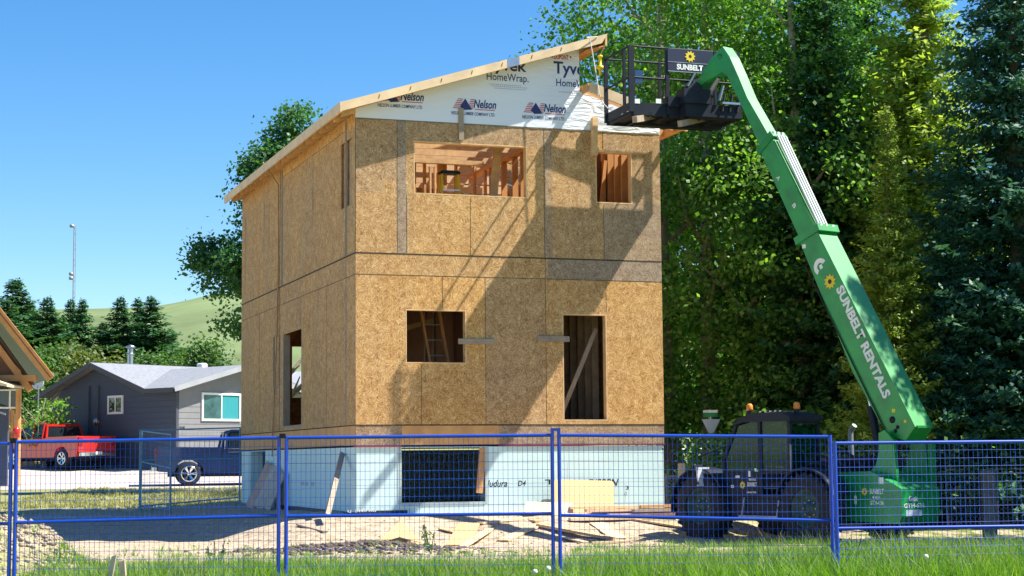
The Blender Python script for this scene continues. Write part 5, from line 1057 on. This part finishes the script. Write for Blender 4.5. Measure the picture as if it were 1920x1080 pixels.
for i, (px, pt, Y, o, wd, where) in enumerate(((60, 640, 90, shB, 1.3, 'just right of the lodge roof slope'), (105, 625, 93, shB, 1.1, 'between the lodge roof and the bungalow ridge'), (140, 608, 95, shA, 1.2, 'above the left end of the bungalow ridge'), (175, 622, 90, shA, 1.3, 'left of the chimney pipe'), (215, 632, 92, shA, 1.2, 'directly behind the chimney pipe'), (262, 640, 91, shB, 1.2, 'right of the chimney pipe'), (305, 640, 93, shB, 1.1, 'right of the three spruces'), (338, 648, 90, shA, .9, 'above the middle of the bungalow roof'), (383, 612, 88, shB, 1.0, 'with a tall thin top near the house corner'), (420, 655, 91, shB, 1.0, 'touching the left wall of the tall house'), (30, 690, 82, shB, 1.3, 'low behind the lodge porch'), (85, 735, 84, shB, .8, 'between the lodge and the bungalow wall'))):
    x = px2(px, Y); g = G(x, Y); h = at(px, pt, Y).z-g; E_ = empty('shrub', (x, Y, g), px*.3, ('olive' if o is shA else 'green')+' leafy shrub '+where, 'shrub', 'shrubs behind the bungalow'); s_ = h/5.9; E_.scale = (wd*s_, wd*s_, s_)
    if not o.get('used'): o.parent = E_; o['used'] = 1
    else: c = o.copy(); COL.objects.link(c); c.parent = E_
# pale bare hawthorn by the bungalow corner
hx_ = px2(82, 76); HT = empty('hawthorn_tree', (hx_, 76, G(hx_, 76)), 0, 'pale bare branched small tree at the left corner of the bungalow', 'tree'); o = limbs('branches', 3.0, .07, 14, M['dead'], 16, 1.5, .1, HT)
c = crown_mesh('foliage', [(0, 0, 1.5, 1.0, .9, .9), (.5, 0, 2.4, .6, .6, .5)], 900, .16, LM2, 15, per=9, spread=.25); c.parent = HT

# ================================================================ materials lying about the yard
def W3(u, n, z): return Vector((F0.x, F0.y, 0))+UU*u+NN*n+Vector((0, 0, z))
def slab(name, m, pts, th, label, cat, grp=None):
    a = [Vector(p) for p in pts]; nrm = (a[1]-a[0]).cross(a[3]-a[0]).normalized()*th; mb = MB(); mb.hexa([*a, *[p+nrm for p in a]]); return tag(mb.build(name, M[m], None), label, cat, grp)
def wp(px, py, n): u, z = fac(px, py, n); return W3(u, n, z)
# rounded-corner plywood offcut leaning on the foundation
def leansheet(px0, px1, pyt, pyb, n0, n1, m, label, rc=.1):
    A, B, Cc, D = wp(px0, pyb, n0), wp(px1, pyb+2, n0), wp(px1, pyt+3, n1), wp(px0, pyt, n1); X = (B-A); Y_ = (D-A); lx, ly = X.length, Y_.length; X.normalize(); Y_.normalize(); Z = X.cross(Y_).normalized()*.018
    out = [(0, 0), (lx, 0)]+[(lx-rc+rc*math.cos(t*math.pi/8), ly-rc+rc*math.sin(t*math.pi/8)) for t in range(5)]+[(rc-rc*math.sin(t*math.pi/8), ly-rc+rc*math.cos(t*math.pi/8)) for t in range(5)]
    P0 = [A+X*a+Y_*b for a, b in out]; P1 = [p+Z for p in P0]; n = len(out); mb = MB(); mb.add(P0+P1, [tuple(range(n)), tuple(range(2*n-1, n-1, -1))]+[(k, (k+1) % n, n+(k+1) % n, n+k) for k in range(n)])
    return tag(mb.build('plywood_sheet', M[m], None), label, 'plywood', 'plywood leaning on the foundation')
leansheet(1038, 1152, 900, 966, .55, .08, 'plywood_orange', 'large orange plywood sheet leaning against the pale foundation', .08)
leansheet(985, 1075, 942, 966, .9, .62, 'lumber_pale', 'low pale plywood offcut leaning left of the large orange sheet', .03)
def gp3(px, py):     # where the pixel's ray meets the ground
    Y = 26.
    for _ in range(40):
        p = at(px, py, Y); g = G(p.x, Y); Y2 = Y*(1.5-g)/max(.05, (1.5-p.z)); Y = .5*Y+.5*min(60, max(20, Y2))
    p = at(px, py, Y); p.z = G(p.x, Y); return p
def board(p0, p1, w, h, m, label, grp='loose boards on the ground', lift=0):
    a, b = gp3(*p0), gp3(*p1); a.z += h/2+.01+lift; b.z += h/2+.01+lift; mb = MB(); mb.beam(a, b, w, h); return tag(mb.build('board', M[m], None), label, 'board', grp)
board((942, 1015), (1062, 992), .22, .03, 'lumber_pale', 'pale plank lying diagonally on the dirt left of the double post')
board((868, 993), (975, 990), .14, .03, 'lumber_pale', 'thin pale board on the dirt left of the diagonal plank')
board((850, 973), (1010, 976), .14, .04, 'lumber', 'long board at the foot of the foundation below the basement opening')
board((900, 980), (1130, 986), .14, .04, 'lumber_pale', 'long pale board in front of the leaning plywood')
board((1010, 979), (1150, 978), .2, .05, 'lumber', 'thick board lying under the large orange sheet')
board((858, 992), (880, 1000), .4, .02, 'plywood', 'short orange scrap of wood on the dirt')
board((1120, 996), (1160, 1000), .3, .02, 'yellow' if False else 'lumber_pale', 'yellowish scrap board in front of the lumber pile')
board((1165, 994), (1285, 999), .12, .03, 'lumber', 'reddish board on the dirt below the right end of the lumber pile')
board((1110, 1004), (1210, 1001), .10, .03, 'lumber_pale', 'thin pale lath on the dirt before the lumber pile')
board((826, 984), (868, 988), .16, .02, 'plywood', 'small offcut beside the leafy weed before the basement opening')
board((1060, 1010), (1098, 1004), .12, .02, 'lumber_pale', 'small pale offcut just right of the tall double post')
board((560, 982), (610, 979), .10, .03, 'lumber_grey', 'grey lath on the dirt left of the long propped board')
STK = W3(5.6, 1.1, 0)
for i, (u0, u1, n_, z_, m_, lab) in enumerate(((4.5, 7.1, .75, .0, 'lumber_grey', 'grey bottom beam of the lumber pile by the right house corner'), (4.7, 7.3, 1.0, .0, 'lumber', 'reddish bottom beam at the front of the lumber pile'), (4.3, 6.9, .85, .10, 'lumber_pale', 'pale middle beam of the lumber pile'), (5.2, 7.2, 1.05, .10, 'lumber_grey', 'grey short beam on the front of the lumber pile'), (5.4, 7.4, .9, .20, 'lumber_orange', 'orange brown beam on top of the lumber pile'), (4.0, 5.6, .8, .2, 'lumber_pale', 'pale board on top of the left end of the lumber pile'), (3.8, 6.0, 1.3, .0, 'lumber_pale', 'pale board alone in front of the lumber pile'))):
    a, b = W3(u0, n_, 0), W3(u1, n_+.06*(i % 3-1), 0); zz = max(G(a.x, a.y), G(b.x, b.y)); mb = MB(); a.z = zz+z_*.6+.035; b.z = zz+z_*.6+.035; mb.beam(a, b, .16, .05); tag(mb.build('beam', M[m_], None), lab, 'beam', 'beams in the lumber pile')
a, b, c, d = gp3(706, 990), gp3(752, 1007), gp3(790, 1001), gp3(748, 978)
for p in (a, b, c, d): p.z += .03
c.z += .05; d.z += .05
slab('plywood_sheet', 'plywood', (a, b, c, d), .015, 'pale yellow board panel lying flat on the dirt mound before the house', 'plywood')
# yellow strap and rags on the timber pile
mb = MB(); p = gp3(1120, 990)
mb.path([p+Vector((math.cos(k*.9)*.25+k*.03, math.sin(k*1.3)*.12, .06+.05*math.sin(k*2))) for k in range(14)], .02, 5); tag(mb.build('strap', M['yellow'], None), 'tangled yellow strap dropped by the orange plywood', 'strap')
# stones and clods: on the mound at left and the dirt ridge
def clods(name, n, cx, cy, sx, sy, s0, s1, m, label, cat, seed):
    r_ = np.random.default_rng(seed); V = []; Fc = []; ico = bmesh.new(); bmesh.ops.create_icosphere(ico, subdivisions=1, radius=1); bv = np.array([v.co[:] for v in ico.verts]); bf = np.array([[v.index for v in f.verts] for f in ico.faces]); ico.free()
    X = r_.normal(size=n)*sx+cx; Y_ = r_.normal(size=n)*sy+cy; Z = gz(X, Y_)
    for i in range(n):
        s = s0+(s1-s0)*r_.random()**3; q = bv*(1+r_.normal(size=(len(bv), 1))*.22)*np.array([1, r_.uniform(.7, 1.2), .65])*s+np.array([X[i], Y_[i], Z[i]+s*.15]); Fc.append(bf+len(V)*len(bv)); V.append(q)
    o = raw(name, np.concatenate(V), np.concatenate(Fc), m); tag(o, label, cat, kind='stuff'); return o
M['clod'] = mat('dirt_clods', (.36, .29, .22), .95, .35, 5, spec=.1)
M['clod_dark'] = mat('dark_clods', (.14, .11, .09), .95, .35, 5, spec=.1)
clods('gravel', 6000, -6.7, 22.3, .9, .8, .006, .045, M['clod'], 'gravelly stones over the dirt mound at the left', 'gravel', 4)
clods('soil_clods', 1800, -2.7, 29.4, .9, .35, .01, .06, M['clod_dark'], 'dark soil clods along the dirt ridge in front of the house', 'soil', 5)
clods('pebbles', 2600, .5, 27.5, 4.2, 3.0, .008, .04, M['clod'], 'small stones scattered over the dirt yard', 'gravel', 6)
# ---------------------------------------------------------------- grass
def blades(name, n, fx, fy, h0, h1, w, m, label, seed, clump=0, bend=.35, hfun=None):
    r_ = np.random.default_rng(seed)
    if clump:
        k = n//clump; cx = fx(r_, k); cy = fy(r_, k); X = np.repeat(cx, clump)+r_.normal(size=k*clump)*.05; Y_ = np.repeat(cy, clump)+r_.normal(size=k*clump)*.05; hm = np.repeat(r_.uniform(.5, 1.1, k), clump); tb = np.repeat(r_.uniform(0, 1, k), clump)
    else: X = fx(r_, n); Y_ = fy(r_, n); hm = np.ones(n); tb = r_.uniform(0, 1, n)
    n = len(X); Z = gz(X, Y_)-.01; H = r_.uniform(h0, h1, n)*hm
    if hfun is not None: H = H*hfun(X, Y_)
    a = r_.uniform(0, 6.283, n); wd = w*r_.uniform(.6, 1.3, n); dx, dy = np.cos(a), np.sin(a); bn = r_.normal(size=(n, 2))*bend*H[:, None]
    p = np.stack([X, Y_, Z], 1); s = np.stack([dx, dy, np.zeros(n)], 1)*wd[:, None]; mid = p+np.stack([bn[:, 0]*.35, bn[:, 1]*.35, H*.6], 1); tip = p+np.stack([bn[:, 0], bn[:, 1], H], 1)
    V = np.stack([p-s, p+s, mid+s*.75, mid-s*.75, tip+s*.1, tip-s*.1], 1).reshape(-1, 3); o = np.arange(n)[:, None]*6; F_ = np.concatenate([o+[0, 1, 2, 3], o+[3, 2, 4, 5]]); T = np.clip(tb*.6+r_.uniform(0, .4, n), 0, 1)
    return tag(raw(name, V, F_, m, None, np.concatenate([T, T])), label, 'grass', kind='stuff')
GM = leaf_mat('grass_blades', (.06, .14, .015), (.15, .30, .03), (.34, .45, .08), .4); GD = leaf_mat('dry_grass_blades', (.16, .18, .05), (.34, .32, .12), (.55, .48, .24), .3)
hf_ = lambda X, Y_: np.interp(X, [-7, -5.2, -4.3, -3, 0, 2, 4, 7], [.1, .35, .75, .8, .75, .95, 1.15, 1.2])
blades('grass', 90000, lambda r, k: r.uniform(-5.6, 6.6, k), lambda r, k: 17.6+4.6*r.random(k)**1.1, .16, .46, .005, GM, 'long green grass growing along the fence line', 1, 12, hfun=hf_)
blades('dry_grass', 12000, lambda r, k: r.uniform(-5.8, 6.4, k), lambda r, k: 18.2+3.6*r.random(k), .2, .55, .003, GD, 'dry straw coloured grass stems among the green', 2, 5, .25, hf_)
blades('sparse_grass', 26000, lambda r, k: np.where(r.random(k) < .6, r.uniform(1.0, 7.5, k), r.uniform(-8, 7, k)), lambda r, k: 21.5+9*r.random(k)**1.6, .05, .16, .005, GM, 'thin grass sprouting over the dirt yard', 3, 14, .5)
blades('verge_grass', 30000, lambda r, k: r.uniform(-14, -3.5, k), lambda r, k: r.uniform(46, 58, k), .05, .14, .012, GD, 'short yellowish grass on the street verge', 4, 12, .5)
# weeds
WM = leaf_mat('weed_leaves', (.04, .10, .02), (.10, .20, .05), (.25, .34, .12), .3)
def weed(px, py, Y, label, w=.16):
    x = at(px, py, Y).x; h = at(px, py, Y).z-G(x, Y); r_ = np.random.default_rng(int(px)); C = []; mb = MB(); E_ = empty('weed', (x, Y, G(x, Y)), 0, label, 'plant', 'weeds along the fence')
    for s in range(5):
        a = r_.uniform(0, 6.28); hh = h*r_.uniform(.6, 1); tip = Vector((math.cos(a)*w, math.sin(a)*w, hh)); mb.tube((0, 0, 0), tip, .006, 4); k = 26; t = r_.uniform(.2, 1, k)[:, None]; C.append(np.array(tip)*t+r_.normal(size=(k, 3))*.035)
    mb.build('stem', WM, E_); C = np.concatenate(C); V, Fq = leafquads(C, norm(r_.normal(size=C.shape)+[0, -.3, .6]), r_.uniform(.04, .09, len(C)), .4, r_); raw('leaves', V, Fq, WM, E_, r_.uniform(0, 1, len(C)))
for px, py, Y, lab in ((1590, 1006, 19.6, 'leafy weed right of the fence post at the telehandler'), (1545, 1010, 20.2, 'thin weed left of the right hand fence post'), (808, 982, 28.5, 'small leafy weed on the dirt before the basement opening'), (1680, 1040, 19.4, 'low weed below the green counterweight'), (1862, 1035, 19.5, 'low weed near the right edge'), (405, 1003, 22.5, 'thin weed in the shadow left of the double post')): weed(px, py, Y, lab)
for px, py, lab in ((1736, 1044, 'white dandelion clock in the grass under the green counterweight'), (1003, 1072, 'white dandelion clock in the grass left of the tall double post'), (1028, 1066, 'small white dandelion clock nearest the tall double post')):
    p = at(px, py, 18.4); g = G(p.x, 18.4); E_ = empty('dandelion', (p.x, 18.4, g), 0, lab, 'flower', 'dandelions in the grass'); mb = MB(); mb.tube((0, 0, 0), (0, 0, p.z-g), .004, 5); mb.build('stem', WM, E_); mb = MB(); mb.lathe([(0, -.028), (.02, -.02), (.028, 0), (.02, .02), (0, .028)], (0, 0, p.z-g), 'z', 10); mb.build('flower_head', M['white'], E_)
# weathered stump of pale wood in the grass
def stump(px0, px1, pyt, Y, lean_, label):
    a = at(px0, pyt, Y); b = at(px1, pyt, Y); g = G(a.x, Y); mb = MB(); w = b.x-a.x; mb.hexa([(a.x-lean_, Y, g), (b.x-lean_, Y, g), (b.x-lean_, Y+.1, g), (a.x-lean_, Y+.1, g), (a.x+w*.2, Y, a.z-.02), (b.x, Y, a.z), (b.x-w*.1, Y+.08, a.z+.02), (a.x+w*.3, Y+.08, a.z-.04)]); tag(mb.build('wooden_stake', M['dead'], None), label, 'stake', 'weathered stakes in the grass')
stump(207, 218, 1040, 18.5, .08, 'bleached split stake leaning in the grass at lower left'); stump(222, 233, 1050, 18.6, -.03, 'shorter bleached stake beside the leaning one')
# ---------------------------------------------------------------- right background: street sign, rails, posts, mesh fence
sx_ = at(1332, 860, 40); SG2 = empty('street_sign', (sx_.x, 40, G(sx_.x, 40)), 0, 'back of a grey yield sign with a green and white street name blade above it', 'road sign'); f = lambda px, py: at(px, py, 40)-SG2.location
mb = MB(); t_ = f(1332, 768); mb.tube((0, 0, 0), (0, 0, t_.z), .035, 8); mb.build('post', M['steel_grey'], SG2)
a, b, c = f(1315, 786), f(1350, 786), f(1333, 813); mb = MB(); mb.prism([(a.x, a.z), (b.x, b.z), (c.x+.05, c.z), (c.x-.05, c.z)], 'y', -.06, -.05); mb.build('yield_plate', mat('sign_back', (.42, .44, .46), .4, .08, metal=.3), SG2)
a, b = f(1318, 782), f(1345, 769); mb = MB(); mb.box(a.x, b.x, -.05, -.04, (a.z+b.z)/2+.02, b.z); mb.build('name_blade', M['white'], SG2); mb = MB(); mb.box(a.x, b.x, -.05, -.04, a.z, (a.z+b.z)/2+.015); mb.build('name_blade', M['green_dark'], SG2)
def rail(px0, px1, py0, py1, Y, r, m, label, posts, name='rail_fence'):
    a, b = at(px0, py0, Y), at(px1, py1, Y); E_ = empty(name, (a.x, Y, G(a.x, Y)), 0, label, 'fence'); o = E_.location; mb = MB(); mb.tube(a-o, b-o, r, 8); mb.build('rail', M[m], E_)
    for k in range(posts): p = a.lerp(b, (k+.5)/posts); mb = MB(); mb.box(p.x-o.x-.06, p.x-o.x+.06, -.06, .06, G(p.x, Y)-o.z, p.z-o.z+.05); mb.build('post', M['lumber_grey'], E_)
rail(1246, 1420, 847, 843, 56, .09, 'white', 'long white rail on wooden posts beyond the lawn right of the house', 5)
rail(1252, 1372, 866, 866, 80, .05, 'white', 'thin distant white rail behind the wooden post fence', 6)
for i, (px, py, Y, w_, lab) in enumerate(((1278, 867, 37.5, .15, 'thick grey wooden post standing right of the foundation'), (1852, 880, 31, .22, 'shaded wooden post near the right edge under the spruce'))):
    p = at(px, py, Y); mb = MB(); mb.bbox(-w_/2, w_/2, -w_/2, w_/2, 0, p.z-G(p.x, Y), .02); tag(mb.build('wooden_post', M['lumber_grey' if i == 0 else 'bark'], None, (p.x, Y, G(p.x, Y)-.01)), lab, 'post', 'wooden posts')
def chain(px0, px1, pyt, Y, label):
    a, b = at(px0, pyt, Y), at(px1, pyt, Y); g = G(a.x, Y); h = a.z-g; E_ = empty('chain_link_fence', (a.x, Y, g), 0, label, 'fence', 'chain link fences'); L = b.x-a.x; V = []; Fc = []
    n = int(L/.09)
    for k in range(-int(h/.09), n):
        for sg in (1, -1):
            x0 = k*.09 if sg > 0 else k*.09+h; x1 = x0+sg*h; z0, z1 = 0., h
            if x0 < 0: z0 = -x0*sg if sg > 0 else z0; x0 = max(x0, 0)
            if sg > 0 and x1 > L: z1 = h-(x1-L); x1 = L
            if sg < 0:
                if x0 > L: z0 = x0-L; x0 = L
                if x1 < 0: z1 = h+x1; x1 = 0
            if z1 <= z0 or x0 < 0: continue
            o = len(V); w = .004; V += [(x0-w, 0, z0), (x0+w, 0, z0), (x1+w, 0, z1), (x1-w, 0, z1)]; Fc.append((o, o+1, o+2, o+3))
    raw('wire_mesh', V, Fc, M['steel_grey'], E_)
    mb = MB(); mb.tube((0, 0, h), (L, 0, h), .025, 6); mb.build('rail', M['steel_grey'], E_)
    for x in (0, L/2, L): mb = MB(); mb.tube((x, 0, 0), (x, 0, h+.05), .03, 6); mb.build('post', M['steel_grey'], E_)
chain(1250, 1330, 893, 39, 'dark chain link fence between the foundation and the front wheel')
chain(1775, 1960, 880, 36, 'shaded chain link fence behind the right hand fence panel')
